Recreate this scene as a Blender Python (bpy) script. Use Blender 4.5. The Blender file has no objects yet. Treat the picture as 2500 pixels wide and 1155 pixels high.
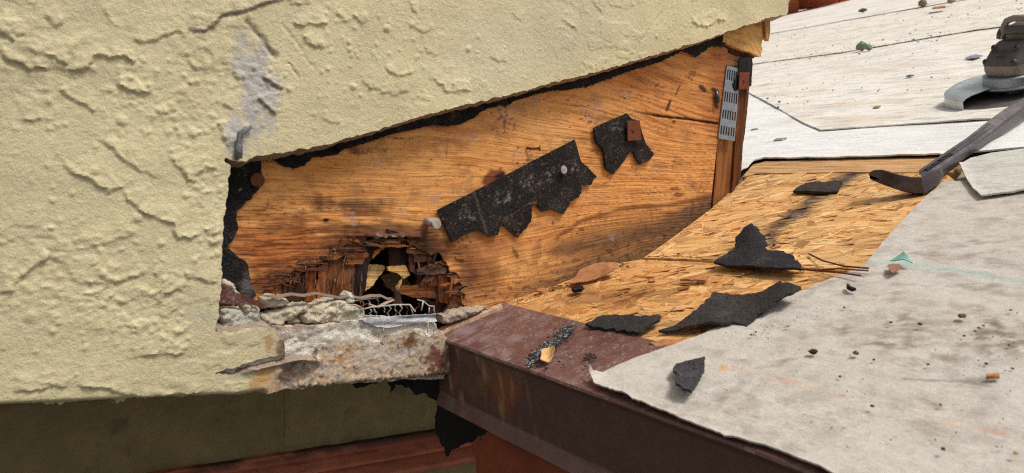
import bpy, bmesh, math, random
import numpy as np
from mathutils import Vector, Matrix
from mathutils.geometry import delaunay_2d_cdt
random.seed(7); RNG = np.random.default_rng(11)
SC = bpy.context.scene
COL = SC.collection
rad = math.radians

# ------------------------------------------------------------------ camera (solved from the vanishing points of the eave and the wall)
F = 1734.0; CX, CY = 1250.0, 577.5; D = 0.56
def nrm(v): v = np.array(v, float); return v/np.linalg.norm(v)
dY = nrm((-50-CX, -(420-CY), -F))
xv = CX+(F*F-(670-CY)*(CY-420))/1300
dX = np.array((xv-CX, -(670-CY), -F)); dX -= dX.dot(dY)*dY; dX = nrm(dX)
dZ = np.cross(dX, dY)
M = np.array([dX, dY, dZ]); CAM = np.array((0, -D, 3.0))
cd = bpy.data.cameras.new('camera'); cam = bpy.data.objects.new('camera', cd); COL.objects.link(cam)
mw = Matrix.Identity(4)
for i in range(3):
    for j in range(3): mw[i][j] = M[i][j]
    mw[i][3] = CAM[i]
cam.matrix_world = mw
cd.sensor_width = 36; cd.lens = 36*F/2500; cd.clip_start = 0.02; cd.clip_end = 500
cd.dof.use_dof = True; cd.dof.focus_distance = 0.78; cd.dof.aperture_fstop = 13
SC.camera = cam

# ------------------------------------------------------------------ sky, sun, exposure (bright overcast)
SUN_EL, SUN_AZ = 62.0, 160.0          # azimuth measured from +Y clockwise: the light comes from the viewer's side
wd = bpy.data.worlds.new('World'); SC.world = wd; wd.use_nodes = True
wn = wd.node_tree.nodes; wl = wd.node_tree.links
bg = wn['Background']
sk = wn.new('ShaderNodeTexSky'); sk.sky_type = 'NISHITA'; sk.sun_disc = False
sk.sun_elevation = rad(SUN_EL); sk.sun_rotation = rad(SUN_AZ); sk.air_density = 1.0; sk.dust_density = 4.0; sk.ozone_density = 1.0
hs = wn.new('ShaderNodeHueSaturation'); hs.inputs['Saturation'].default_value = 0.35
wl.new(sk.outputs[0], hs.inputs['Color']); wl.new(hs.outputs[0], bg.inputs[0]); bg.inputs[1].default_value = 0.105
sl = bpy.data.lights.new('sun', 'SUN'); sl.energy = 1.9; sl.angle = rad(15); sl.color = (1, 0.95, 0.88)
so = bpy.data.objects.new('sun', sl); COL.objects.link(so)
sd = Vector((math.sin(rad(SUN_AZ))*math.cos(rad(SUN_EL)), math.cos(rad(SUN_AZ))*math.cos(rad(SUN_EL)), math.sin(rad(SUN_EL))))
so.rotation_euler = sd.to_track_quat('Z', 'Y').to_euler(); so.location = (0, -2, 8)
SC.view_settings.view_transform = 'Standard'; SC.view_settings.look = 'None'
SC.view_settings.exposure = 0.24; SC.view_settings.gamma = 1.0; SC.view_settings.use_curve_mapping = False
SC.cycles.max_bounces = 6; SC.cycles.filter_width = 1.15; SC.cycles.use_denoising = False

# ------------------------------------------------------------------ numeric helpers
def ray(x, y): return M @ np.array((x-CX, -(y-CY), -F))
def at_depth(x, y, t): return CAM+ray(x, y)*(t/F)
def depth_of(p): return -(M.T @ (np.array(p)-CAM))[2]
def project(P):
    q = (np.asarray(P)-CAM) @ M
    return CX+F*q[..., 0]/-q[..., 2], CY-F*q[..., 1]/-q[..., 2]
class Frame:
    def __init__(s, O, U, V): s.O = np.array(O, float); s.U = nrm(U); s.V = nrm(V); s.N = np.cross(s.U, s.V)
    def px(s, x, y, h=0):                       # point of the plane (raised by h) seen at a pixel of the photograph, in u, v
        r = ray(x, y); t = np.dot(s.O+s.N*h-CAM, s.N)/np.dot(r, s.N); p = CAM+t*r-s.O
        return (p@s.U, p@s.V)
    def p3(s, u, v, h=0):
        u = np.asarray(u, float); v = np.asarray(v, float); h = np.asarray(h, float)+0*u
        return s.O+u[..., None]*s.U+v[..., None]*s.V+h[..., None]*s.N
    def at(s, x, y, h=0): return s.p3(*s.px(x, y, h), h)
W = Frame((0, 0, 0), (1, 0, 0), (0, 0, 1))
P0 = W.at(1230, 745); P1 = W.at(1720, 510); SV = nrm(P1-P0)
R = Frame(P0, (0, -1, 0), SV)

PERM = np.random.default_rng(3).permutation(256); PERM = np.concatenate([PERM, PERM, PERM])
GA = np.random.default_rng(5).uniform(0, 2*math.pi, 256); GX, GY = np.cos(GA), np.sin(GA)
def perlin(x, y, seed=0):
    x = np.asarray(x, float)+seed*17.31; y = np.asarray(y, float)+seed*9.77
    xi = np.floor(x).astype(int); yi = np.floor(y).astype(int); xf = x-xi; yf = y-yi; xi &= 255; yi &= 255
    u = xf**3*(xf*(xf*6-15)+10); v = yf**3*(yf*(yf*6-15)+10)
    def g(ix, iy, dx, dy):
        h = PERM[PERM[ix & 255]+(iy & 255)]; return GX[h]*dx+GY[h]*dy
    a = g(xi, yi, xf, yf); b = g(xi+1, yi, xf-1, yf); c = g(xi, yi+1, xf, yf-1); d = g(xi+1, yi+1, xf-1, yf-1)
    return (a+(b-a)*u+((c+(d-c)*u)-(a+(b-a)*u))*v)*1.5
def fbm(x, y, o=4, seed=0):
    r = 0; a = 1; f = 1
    for i in range(o): r = r+a*perlin(x*f, y*f, seed+i*3); a *= 0.5; f *= 2.03
    return r/1.6
def sst(a, b, x): t = np.clip((x-a)/(b-a), 0, 1); return t*t*(3-2*t)
def C(r, g, b, k=1.0):
    f = lambda c: (c/255/12.92 if c/255 <= 0.04045 else ((c/255+0.055)/1.055)**2.4)*k
    return np.array((f(r), f(g), f(b)))
def mixc(c, m, d): return c+(np.asarray(d)-c)*np.clip(m, 0, 1)[:, None]
def blob(x, y, cx, cy, rx, ry, ang=0, nz=0.5, fr=0.02, seed=1, soft=0.5):
    a = rad(ang); dx = x-cx; dy = y-cy
    p = (dx*math.cos(a)+dy*math.sin(a))/rx; q = (-dx*math.sin(a)+dy*math.cos(a))/ry
    return sst(1, 1-soft, np.sqrt(p*p+q*q)+nz*fbm(x*fr, y*fr, 4, seed))
def pline(x, y, pts):
    d = np.full(np.shape(x), 1e9); sgn = np.ones(np.shape(x)); tt = np.zeros(np.shape(x)); n = len(pts)-1
    for i in range(n):
        (ax, ay), (bx, by) = pts[i], pts[i+1]; ex, ey = bx-ax, by-ay; L = ex*ex+ey*ey+1e-12
        t = np.clip(((x-ax)*ex+(y-ay)*ey)/L, 0, 1); dd = np.hypot(x-ax-t*ex, y-ay-t*ey); m = dd < d
        d = np.where(m, dd, d); sgn = np.where(m, np.sign(ex*(y-ay)-ey*(x-ax)), sgn); tt = np.where(m, (i+t)/n, tt)
    return d, sgn, tt

# ------------------------------------------------------------------ object helpers
ORIG = {}
def tag(o, label, cat, group=None, kind=None):
    if label: o['label'] = label
    if cat: o['category'] = cat
    if group: o['group'] = group
    if kind: o['kind'] = kind
    return o
def thing(name, label, cat, loc, group=None):
    o = bpy.data.objects.new(name, None); COL.objects.link(o); o.empty_display_size = 0.02
    o.location = loc; ORIG[o] = np.array(loc, float); return tag(o, label, cat, group)
def link(name, verts, faces, mats, parent=None, mi=None, attrs=None, smooth=True, label=None, sharp=None):
    verts = np.asarray(verts, float); c = verts.mean(0) if len(verts) else np.zeros(3)
    me = bpy.data.meshes.new(name); me.from_pydata((verts-c).tolist(), [], [list(f) for f in faces])
    for m in (mats if isinstance(mats, (list, tuple)) else [mats]): me.materials.append(m)
    if mi is not None: me.polygons.foreach_set('material_index', np.asarray(mi, np.int32))
    if smooth: me.polygons.foreach_set('use_smooth', np.ones(len(me.polygons), bool))
    for k, a in (attrs or {}).items():
        a = np.asarray(a, np.float32)
        if k == 'Col':
            at = me.attributes.new('Col', 'FLOAT_COLOR', 'POINT'); at.data.foreach_set('color', np.c_[a, np.ones(len(a), np.float32)].ravel())
        else:
            at = me.attributes.new(k, 'FLOAT_VECTOR', 'POINT'); at.data.foreach_set('vector', a.ravel())
    if sharp is not None: me.set_sharp_from_angle(angle=rad(sharp))
    o = bpy.data.objects.new(name, me); COL.objects.link(o)
    if parent is not None: o.parent = parent; o.location = c-ORIG[parent]
    else: o.location = c
    ORIG[o] = c
    if label: o['label'] = label
    return o
def inside(poly, P):
    x, y = P[:, 0], P[:, 1]; r = np.zeros(len(P), bool); n = len(poly)
    for i in range(n):
        (ax, ay), (bx, by) = poly[i], poly[(i+1) % n]
        if ay == by: continue
        c = (ay > y) != (by > y); r ^= c & (x < (bx-ax)*(y-ay)/(by-ay)+ax)
    return r
def densify(pts, step, jag, fr, seed):
    """closed outline -> dense outline, torn by noise; a point's third entry 0 leaves the edge after it straight"""
    out = []; k = 0.0; n = len(pts)
    area = sum(pts[i][0]*pts[(i+1) % n][1]-pts[(i+1) % n][0]*pts[i][1] for i in range(n))
    if area < 0:
        q = [p[:2] for p in pts]; w = [(p[2] if len(p) > 2 else 1) for p in pts]
        pts = [(*q[(-i) % n], w[(-i-1) % n]) for i in range(n)]
    for i in range(n):
        a, b = np.array(pts[i][:2]), np.array(pts[(i+1) % n][:2]); w = pts[i][2] if len(pts[i]) > 2 else 1
        L = np.linalg.norm(b-a); m = max(1, int(L/step)); d = (b-a)/max(L, 1e-9); nn = np.array((d[1], -d[0]))
        for j in range(m):
            t = j/m; s = k+L*t
            o = float(fbm(np.array(s*fr), np.array(seed*3.7), 4, seed))*jag*w*min(1, 4*min(t, 1-t)+0.35) if jag else 0
            out.append(a+(b-a)*t+nn*o)
        k += L
    return np.array(out)
def sheet(name, fr, outline, thick, step, mats, parent=None, h=0.0, hf=None, jag=0.0, jfr=60, seed=1, colf=None, gcf=None,
          bottom=True, bevel=0.0, sidecol=None, label=None, ostep=None, sharp=None, dome=0.0, domew=0.01, smooth=True, uv=False):
    """a solid sheet lying on a frame: torn outline, gridded surface with relief, real thickness"""
    if not uv: outline = [(*fr.px(p[0], p[1], h), *p[2:]) for p in outline]
    ol = densify(outline, ostep or step, jag, jfr, seed); n = len(ol)
    lo = ol.min(0)-step*2; hi = ol.max(0)+step*2
    nx, ny = int((hi[0]-lo[0])/step)+2, int((hi[1]-lo[1])/step)+2
    gx = lo[0]+np.arange(nx)*step; gy = lo[1]+np.arange(ny)*step
    ins = np.zeros((ny, nx), bool); A = ol; B = np.roll(ol, -1, 0)
    for j in range(ny):
        y = gy[j]; c = (A[:, 1] > y) != (B[:, 1] > y)
        if c.any():
            xs = np.sort((B[c, 0]-A[c, 0])*(y-A[c, 1])/(B[c, 1]-A[c, 1])+A[c, 0])
            ins[j] = np.searchsorted(xs, gx) % 2 == 1
    cell = ins[:-1, :-1] & ins[1:, :-1] & ins[:-1, 1:] & ins[1:, 1:]
    ss = max(1, int(math.ceil((ostep or step)/step*2)))
    for t in np.arange(ss)/ss:
        q = A+(B-A)*t; ix = ((q[:, 0]-lo[0])/step).astype(int); iy = ((q[:, 1]-lo[1])/step).astype(int)
        for dx in (-1, 0, 1):
            for dy in (-1, 0, 1): cell[np.clip(iy+dy, 0, ny-2), np.clip(ix+dx, 0, nx-2)] = False
    used = np.zeros((ny, nx), bool)
    for dy in (0, 1):
        for dx in (0, 1): used[dy:ny-1+dy, dx:nx-1+dx] |= cell
    idx = -np.ones((ny, nx), int); idx[used] = np.arange(used.sum()); jj, ii = np.nonzero(used)
    pts = [np.c_[gx[ii], gy[jj]]]; faces = []
    cj, ci = np.nonzero(cell)
    faces += np.c_[idx[cj, ci], idx[cj, ci+1], idx[cj+1, ci+1], idx[cj+1, ci]].tolist()
    pad = np.zeros((ny+1, nx+1), bool); pad[1:ny, 1:nx] = cell          # edges of the kept cells
    ed = []
    for (dj, di, p, q) in ((-1, 0, (0, 0), (0, 1)), (1, 0, (1, 0), (1, 1)), (0, -1, (0, 0), (1, 0)), (0, 1, (0, 1), (1, 1))):
        nb = pad[1+dj:ny+dj, 1+di:nx+di]; ej, ei = np.nonzero(cell & ~nb)
        ed += [(idx[a+p[0], b+p[1]], idx[a+q[0], b+q[1]]) for a, b in zip(ej, ei)]
    ring = sorted({v for e in ed for v in e}); rm = {v: n+i for i, v in enumerate(ring)}
    cv = [Vector(p) for p in ol.tolist()]+[Vector(pts[0][v]) for v in ring]
    ce = [(i, (i+1) % n) for i in range(n)]+[(rm[a], rm[b]) for a, b in ed]
    V2, _, F2, OV, _, _ = delaunay_2d_cdt(cv, ce, [], 0, 1e-7)
    V2 = np.array([tuple(v) for v in V2]); base = len(pts[0]); m = np.empty(len(V2), int); extra = []
    for i, ov in enumerate(OV):
        g = [o for o in ov if o >= n]
        if g: m[i] = ring[g[0]-n]
        else: m[i] = base+len(extra); extra.append(V2[i])
    T = np.array([f for f in F2 if len(f) == 3], int).reshape(-1, 3)
    if len(T):
        c = V2[T].mean(1); ok = inside(ol, c)
        kx = ((c[:, 0]-lo[0])/step).astype(int).clip(0, nx-2); ky = ((c[:, 1]-lo[1])/step).astype(int).clip(0, ny-2)
        ok &= ~cell[ky, kx]
        a = V2[T[:, 1]]-V2[T[:, 0]]; b = V2[T[:, 2]]-V2[T[:, 0]]; ok &= np.abs(a[:, 0]*b[:, 1]-a[:, 1]*b[:, 0]) > 1e-13
        neg = (a[:, 0]*b[:, 1]-a[:, 1]*b[:, 0]) < 0; T[neg] = T[neg][:, ::-1]
        faces += m[T[ok]].tolist()
    uvs = np.vstack([pts[0], np.array(extra).reshape(-1, 2)]); u, v = uvs[:, 0], uvs[:, 1]
    hh = np.full(len(u), float(h))
    if dome:
        d = np.full(len(u), 9.0)
        for i in range(n):
            e = B[i]-A[i]; t = np.clip(((uvs-A[i])@e)/(e@e+1e-15), 0, 1); d = np.minimum(d, np.hypot(*(uvs-A[i]-t[:, None]*e).T))
        hh += dome*np.sqrt(np.clip(1-(1-np.clip(d/domew, 0, 1))**2, 0, 1))
    px, py = project(fr.p3(u, v, np.full(len(u), float(h))))
    if hf is not None: hh = hh+hf(px, py, u, v)
    top = fr.p3(u, v, hh)
    col = colf(px, py, u, v) if colf else np.tile((0.5, 0.5, 0.5), (len(u), 1))
    gc = gcf(px, py, u, v) if gcf else np.c_[u, v, 0*u]
    cnt = {}
    for f in faces:
        for a, b in zip(f, f[1:]+f[:1]): cnt[(a, b)] = 1
    bd = [(a, b) for (a, b) in cnt if (b, a) not in cnt]
    bv = sorted({x for e in bd for x in e}); k = {v_: i for i, v_ in enumerate(bv)}; nT = len(u); nB = len(bv)
    off = np.zeros((nB, 2))
    if bevel:
        for a, b in bd:
            d = uvs[b]-uvs[a]; q = np.array((d[1], -d[0]))/max(np.hypot(*d), 1e-9); off[k[a]] += q; off[k[b]] += q
        off /= np.maximum(np.hypot(*off.T), 1e-9)[:, None]; off *= bevel
    bp = fr.p3(uvs[bv, 0]+off[:, 0], uvs[bv, 1]+off[:, 1], hh[bv]-thick if not dome else np.full(nB, h-thick))
    verts = [top, top[bv], bp]; cols = [col, col[bv] if sidecol is None else np.tile(sidecol, (nB, 1)), col[bv] if sidecol is None else np.tile(sidecol, (nB, 1))]
    gcs = [gc, gc[bv], gc[bv]+np.array((0, thick, 0))]
    mi = [0]*len(faces); side = 1 if isinstance(mats, (list, tuple)) and len(mats) > 1 else 0
    fs = list(faces)
    for a, b in bd: fs.append([nT+k[b], nT+k[a], nT+nB+k[a], nT+nB+k[b]]); mi.append(side)
    if bottom:
        o2 = nT+2*nB; verts.append(fr.p3(u, v, hh-thick if not dome else np.full(nT, h-thick))); cols.append(col); gcs.append(gc)
        for f in faces: fs.append([o2+x for x in f[::-1]]); mi.append(side)
    return link(name, np.vstack(verts), fs, mats, parent, mi, {'Col': np.vstack(cols), 'gc': np.vstack(gcs)}, smooth, label, sharp)
def letters(cu):                                         # raised lettering as a mesh
    t = bpy.data.objects.new('text_source', cu); COL.objects.link(t); bpy.context.view_layer.update()
    me = bpy.data.meshes.new_from_object(t.evaluated_get(bpy.context.evaluated_depsgraph_get())); bpy.data.objects.remove(t)
    o = bpy.data.objects.new('embossed_lettering', me); COL.objects.link(o); return o
class MB:
    """collects primitives into one mesh"""
    def __init__(s): s.v = []; s.f = []
    def add(s, v, f): o = len(s.v); s.v += [tuple(map(float, p)) for p in v]; s.f += [[o+i for i in q] for q in f]; return s
    def box(s, c, ax, half):
        c = np.array(c, float); ax = [np.array(a, float) for a in ax]
        v = [c+ax[0]*half[0]*i+ax[1]*half[1]*j+ax[2]*half[2]*k for i in (-1, 1) for j in (-1, 1) for k in (-1, 1)]
        return s.add(v, [(0, 1, 3, 2), (4, 6, 7, 5), (0, 4, 5, 1), (2, 3, 7, 6), (0, 2, 6, 4), (1, 5, 7, 3)])
    def tube(s, pts, r, n=6, flat=None):
        pts = [np.array(p, float) for p in pts]; rings = []; r = r if isinstance(r, (list, tuple)) else [r]*len(pts)
        ref = np.array((0.3, 0.2, 1.0)) if flat is None else np.array(flat)
        for i, p in enumerate(pts):
            t = nrm(pts[min(i+1, len(pts)-1)]-pts[max(i-1, 0)]); a = nrm(np.cross(t, ref)); b = np.cross(t, a); fl = 1 if flat is None else 0.25
            rings.append([p+r[i]*(a*math.cos(2*math.pi*k/n)+b*fl*math.sin(2*math.pi*k/n)) for k in range(n)])
        v = [q for rg in rings for q in rg]
        f = [(i*n+k, i*n+(k+1) % n, (i+1)*n+(k+1) % n, (i+1)*n+k) for i in range(len(pts)-1) for k in range(n)]
        f += [tuple(range(n-1, -1, -1)), tuple((len(pts)-1)*n+k for k in range(n))]
        return s.add(v, f)
    def loft(s, rings, cap=True):
        n = len(rings[0]); v = [p for r_ in rings for p in r_]
        f = [(i*n+k, i*n+(k+1) % n, (i+1)*n+(k+1) % n, (i+1)*n+k) for i in range(len(rings)-1) for k in range(n)]
        if cap: f += [tuple(range(n-1, -1, -1)), tuple((len(rings)-1)*n+k for k in range(n))]
        return s.add(v, f)
    def lathe(s, c, ax, prof, n=24, cap=True):
        ax = nrm(ax); a = nrm(np.cross(ax, (0.31, 0.9, 0.2))); b = np.cross(ax, a); c = np.array(c, float)
        return s.loft([[c+ax*h+r*(a*math.cos(2*math.pi*k/n)+b*math.sin(2*math.pi*k/n)) for k in range(n)] for r, h in prof], cap)
    def build(s, name, mat, parent=None, smooth=False, label=None, col=None, sharp=None, bevel=0, gc=None):
        v = np.array(s.v)
        at = {'Col': np.tile(col if col is not None else (0.5, 0.5, 0.5), (len(v), 1)), 'gc': gc(v) if gc else v[:, [0, 2, 1]]}
        o = link(name, v, s.f, mat, parent, None, at, smooth or sharp is not None, label, sharp)
        bm = bmesh.new(); bm.from_mesh(o.data); bmesh.ops.recalc_face_normals(bm, faces=bm.faces)
        if bevel: bmesh.ops.bevel(bm, geom=[e for e in bm.edges if e.calc_face_angle(0) > 0.5], offset=bevel, segments=2, affect='EDGES', profile=0.6)
        bm.to_mesh(o.data); bm.free()
        if sharp is not None: o.data.set_sharp_from_angle(angle=rad(sharp))
        return o

# ------------------------------------------------------------------ materials
class NT:
    def __init__(s, name, rough=0.8, metal=0.0, spec=0.5):
        s.m = bpy.data.materials.new(name); s.m.use_nodes = True; s.t = s.m.node_tree; s.b = s.t.nodes['Principled BSDF']
        s.b.inputs['Roughness'].default_value = rough; s.b.inputs['Metallic'].default_value = metal; s.b.inputs['Specular IOR Level'].default_value = spec
    def n(s, ty, **k):
        x = s.t.nodes.new(ty)
        for a, b in k.items(): setattr(x, a, b)
        return x
    def put(s, sock, v):
        if isinstance(v, (int, float)): sock.default_value = v
        elif isinstance(v, (tuple, list, np.ndarray)):
            sock.default_value = (*[float(q) for q in v], 1.0)[:4] if sock.type == 'RGBA' else tuple(v)
        else: s.t.links.new(v, sock)
    def attr(s, nm): x = s.n('ShaderNodeAttribute', attribute_name=nm); return x
    def col(s): return s.attr('Col').outputs['Color']
    def gc(s, sx, sy, sz=1.0):
        m = s.n('ShaderNodeMapping'); s.put(m.inputs[0], s.attr('gc').outputs['Vector']); m.inputs[3].default_value = (sx, sy, sz); return m.outputs[0]
    def pos(s, k=1.0):
        g = s.n('ShaderNodeNewGeometry'); m = s.n('ShaderNodeMapping'); s.put(m.inputs[0], g.outputs['Position'])
        m.inputs[3].default_value = (k, k, k) if isinstance(k, (int, float)) else k; return m.outputs[0]
    def noise(s, vec, scale=1.0, detail=4, rough=0.55, dist=0.0):
        x = s.n('ShaderNodeTexNoise'); s.put(x.inputs['Vector'], vec); x.inputs['Scale'].default_value = scale; x.inputs['Detail'].default_value = detail
        x.inputs['Roughness'].default_value = rough; x.inputs['Distortion'].default_value = dist; return x.outputs['Fac']
    def vor(s, vec, scale=1.0, feature='F1'):
        x = s.n('ShaderNodeTexVoronoi', feature=feature); s.put(x.inputs['Vector'], vec); x.inputs['Scale'].default_value = scale; return x.outputs['Distance']
    def mr(s, v, a, b, c=0.0, d=1.0):
        x = s.n('ShaderNodeMapRange'); s.put(x.inputs[0], v)
        for i, q in zip((1, 2, 3, 4), (a, b, c, d)): x.inputs[i].default_value = q
        return x.outputs[0]
    def math(s, op, a, b=0.0):
        x = s.n('ShaderNodeMath', operation=op); s.put(x.inputs[0], a); s.put(x.inputs[1], b); return x.outputs[0]
    def mix(s, f, a, b, mode='MIX'):
        x = s.n('ShaderNodeMix', data_type='RGBA', blend_type=mode); s.put(x.inputs[0], f); s.put(x.inputs[6], a); s.put(x.inputs[7], b); return x.outputs[2]
    def mul(s, c, v):
        x = s.n('ShaderNodeVectorMath', operation='SCALE'); s.put(x.inputs[0], c); s.put(x.inputs['Scale'], v); return x.outputs[0]
    def bump(s, hgt, st, dist, prev=None):
        x = s.n('ShaderNodeBump'); s.put(x.inputs['Height'], hgt); x.inputs['Strength'].default_value = st; x.inputs['Distance'].default_value = dist
        if prev is not None: s.put(x.inputs['Normal'], prev)
        return x.outputs[0]
    def end(s, color, nor=None, rough=None):
        s.put(s.b.inputs['Base Color'], color)
        if nor is not None: s.put(s.b.inputs['Normal'], nor)
        if rough is not None: s.put(s.b.inputs['Roughness'], rough)
        return s.m

def mat_stucco():
    t = NT('painted_stucco', 0.62, 0, 0.35); p = t.pos(1)
    g = t.noise(p, 420, 3, 0.6); big = t.noise(p, 14, 4, 0.6); sp = t.noise(p, 190, 2, 0.5)
    c = t.mul(t.col(), t.mr(big, 0.3, 0.7, 0.9, 1.06)); c = t.mul(c, t.mr(g, 0.25, 0.75, 0.9, 1.06))
    c = t.mix(t.mr(sp, 0.70, 0.78, 0, 0.35), c, C(128, 88, 50))
    n = t.bump(t.noise(p, 260, 6, 0.7), 0.6, 0.0016); n = t.bump(t.noise(p, 620, 3, .6), 0.5, 0.0008, n)
    return t.end(c, n)
def mat_mortar():
    t = NT('rough_mortar', 0.95, 0, 0.2); p = t.pos(1); a = t.noise(p, 160, 8, 0.7); b = t.noise(p, 600, 4, 0.7)
    c = t.mul(t.col(), t.mr(a, 0.3, 0.7, 0.72, 1.15)); c = t.mul(c, t.mr(b, 0.3, 0.7, 0.85, 1.1))
    n = t.bump(a, 0.9, 0.004); n = t.bump(b, 0.6, 0.001, n); return t.end(c, n)
def mat_wood(name='weathered_wood', checks=0.75, rel=0.0016, spec=0.25, fine=1.0):
    t = NT(name, 0.72, 0, spec)
    a = t.noise(t.gc(9, 330), 1, 5, 0.6, 0.15); b = t.noise(t.gc(3.5, 85), 1, 4, 0.55, 0.3); k = t.noise(t.gc(14, 190), 1, 5, 0.7, 0.4); f = t.noise(t.gc(60, 900), 1, 3)
    c = t.mul(t.col(), t.mr(a, 0.28, 0.72, 1-0.36*fine, 1+0.18*fine)); c = t.mul(c, t.mr(b, 0.3, 0.7, 0.9, 1.1)); c = t.mul(c, t.mr(f, 0.3, 0.7, 0.9, 1.08))
    m = t.mr(k, 0.64, 0.72, 0, checks); c = t.mix(m, c, t.mul(c, 0.16))
    h = t.math('SUBTRACT', a, m); n = t.bump(h, 0.9, rel); n = t.bump(f, 0.3, 0.0004, n)
    return t.end(c, n)
def mat_felt():
    t = NT('black_building_felt', 0.86, 0, 0.3); p = t.pos(1); a = t.noise(p, 35, 5, 0.65); b = t.noise(p, 520, 3, 0.6); d = t.noise(p, 900, 2)
    dust = t.math('MULTIPLY', t.mr(a, 0.5, 0.72), t.mr(b, 0.45, 0.7)); c = t.mul(t.col(), t.mr(b, 0.3, 0.7, 0.6, 1.4))
    c = t.mix(t.math('MULTIPLY', dust, 0.8), c, C(120, 108, 98)); c = t.mix(t.mr(d, 0.68, 0.74, 0, 0.55), c, C(150, 110, 70))
    n = t.bump(b, 0.9, 0.002); n = t.bump(t.noise(p, 130, 6, .7), 0.8, 0.004, n); return t.end(c, n)
def mat_paper(name, streak, dirt):
    t = NT(name, 0.8, 0, 0.25)
    a = t.noise(t.gc(330, 400), 1, 5, 0.7); m = t.noise(t.gc(130, 150), 1, 5, 0.7); b = t.noise(t.gc(48, 75), 1, 7, 0.8, 0.2); s = t.noise(t.gc(8, 110), 1, 6, 0.7, 0.4); big = t.noise(t.gc(9, 12), 1, 5, .6); d = t.noise(t.gc(150, 220), 1, 4, 0.65)
    c = t.mul(t.col(), t.mr(a, 0.3, 0.7, 0.86, 1.08)); c = t.mul(c, t.mr(m, 0.3, 0.7, 1-.2*dirt, 1+.08*dirt))
    c = t.mix(t.mr(s, 0.52, 0.72, 0, streak), c, C(150, 134, 112)); c = t.mix(t.math('MULTIPLY', t.mr(b, 0.48, 0.7), t.mr(big, 0.42, 0.62, 0, dirt)), c, C(128, 110, 94))
    c = t.mix(t.mr(d, 0.67, 0.76, 0, 0.6*dirt), c, C(92, 74, 60))
    n = t.bump(a, 0.5, 0.0012); n = t.bump(t.noise(t.gc(18, 30), 1, 4), 0.4, 0.006, n); return t.end(c, n)
def mat_brown_metal(nm='brown_coated_metal', dust=.75):
    t = NT(nm, 0.42, 0, 0.5); p = t.pos(1); a = t.noise(p, 30, 6, 0.7); b = t.noise(p, 380, 4, 0.7); d = t.noise(p, 75, 6, 0.75)
    c = t.mul(t.col(), t.mr(a, 0.3, 0.7, 0.85, 1.12)); c = t.mix(t.math('MULTIPLY', t.mr(d, 0.44, 0.64), t.mr(b, 0.46, 0.64, 0, dust)), c, C(172, 156, 152))
    c = t.mix(t.mr(t.noise(p, 46, 7, 0.8), 0.6, 0.7, 0, 0.5), c, C(58, 36, 34))
    n = t.bump(a, 0.15, 0.004); n = t.bump(b, 0.25, 0.0005, n); return t.end(c, n, t.mr(d, 0.35, 0.65, 0.33, 0.62))
def mat_simple(name, c, rough=0.7, metal=0.0, var=0.25, sc=60, spot=None, spotlim=(0.6, 0.7), bmp=0.3, bd=0.001, bs=300, useattr=False):
    t = NT(name, rough, metal, 0.4); p = t.pos(1); a = t.noise(p, sc, 6, 0.65); b = t.noise(p, bs, 4, 0.65)
    cc = t.mul(t.col() if useattr else t.mix(0.0, c, c), t.mr(a, 0.3, 0.7, 1-var, 1+var))
    if spot is not None: cc = t.mix(t.mr(t.noise(p, sc*2.3, 6, 0.75), *spotlim, 0, 0.85), cc, spot)
    return t.end(cc, t.bump(b, bmp, bd), t.mr(a, 0.3, 0.7, max(0.05, rough-0.1), min(1, rough+0.12)))
STUCCO, MORTAR, WOOD, FELT, PAPER, BROWN = mat_stucco(), mat_mortar(), mat_wood(fine=.6), mat_felt(), mat_paper('roof_underlayment_clean', .35, .35), mat_brown_metal()
BROWNF = mat_brown_metal('brown_metal_face', .12)
PAPERF = mat_paper('roof_underlayment_dirty', .1, .75)
ROT = mat_wood('rotten_wood', 0.9, 0.003, 0.15, 1.3)
STRAND = mat_wood('wood_strand', 0.4, 0.0007, 0.3, 0.6)
GALV = mat_simple('galvanised_steel', C(150, 156, 160), 0.42, 0.75, 0.18, 90, C(92, 84, 76), (0.62, 0.74))
RUST = mat_simple('rusty_steel', C(112, 58, 34), 0.85, 0.1, 0.35, 160, C(60, 32, 22), (0.52, 0.66), 0.5)
DSTEEL = mat_simple('worn_dark_steel', C(94, 86, 86), 0.40, 0.7, 0.25, 70, C(96, 66, 46), (0.6, 0.75), 0.35, 0.0008, 220)
RUBBER = mat_simple('dark_rubber', C(88, 80, 74), 0.6, 0, 0.15, 60, C(120, 104, 88), (0.62, 0.8))
CLAW = mat_simple('rust_brown_steel', C(78, 60, 50), 0.38, 0.65, 0.3, 70, C(46, 36, 34), (0.5, 0.7), 0.4, 0.0012, 160)
HOUSING = mat_simple('dusty_grey_casing', C(140, 128, 114), 0.5, 0.2, 0.12, 60, C(90, 76, 62), (0.6, 0.75))
PAINTED = mat_simple('painted_surface', None, 0.7, 0, 0.2, 40, None, useattr=True, bmp=0.5, bd=0.002, bs=120)
CRUMB = mat_simple('crumb', None, 0.9, 0, 0.3, 200, None, useattr=True, bmp=0.8, bd=0.002, bs=400)
DARK = mat_simple('dark_cavity_shade', C(40, 34, 30), 0.95, 0, 0.2)  # near-black colour paints in the shade inside the wall cavity

# ================================================================== SETTING
def ground():
    v = [(-60, -60, 0), (60, -60, 0), (60, 60, 0), (-60, 60, 0)]
    o = link('ground', v, [(0, 1, 2, 3)], mat_simple('ground_cover', C(84, 80, 72), 0.95, 0, 0.3, 3), smooth=False); o['kind'] = 'structure'
ground()

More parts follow.
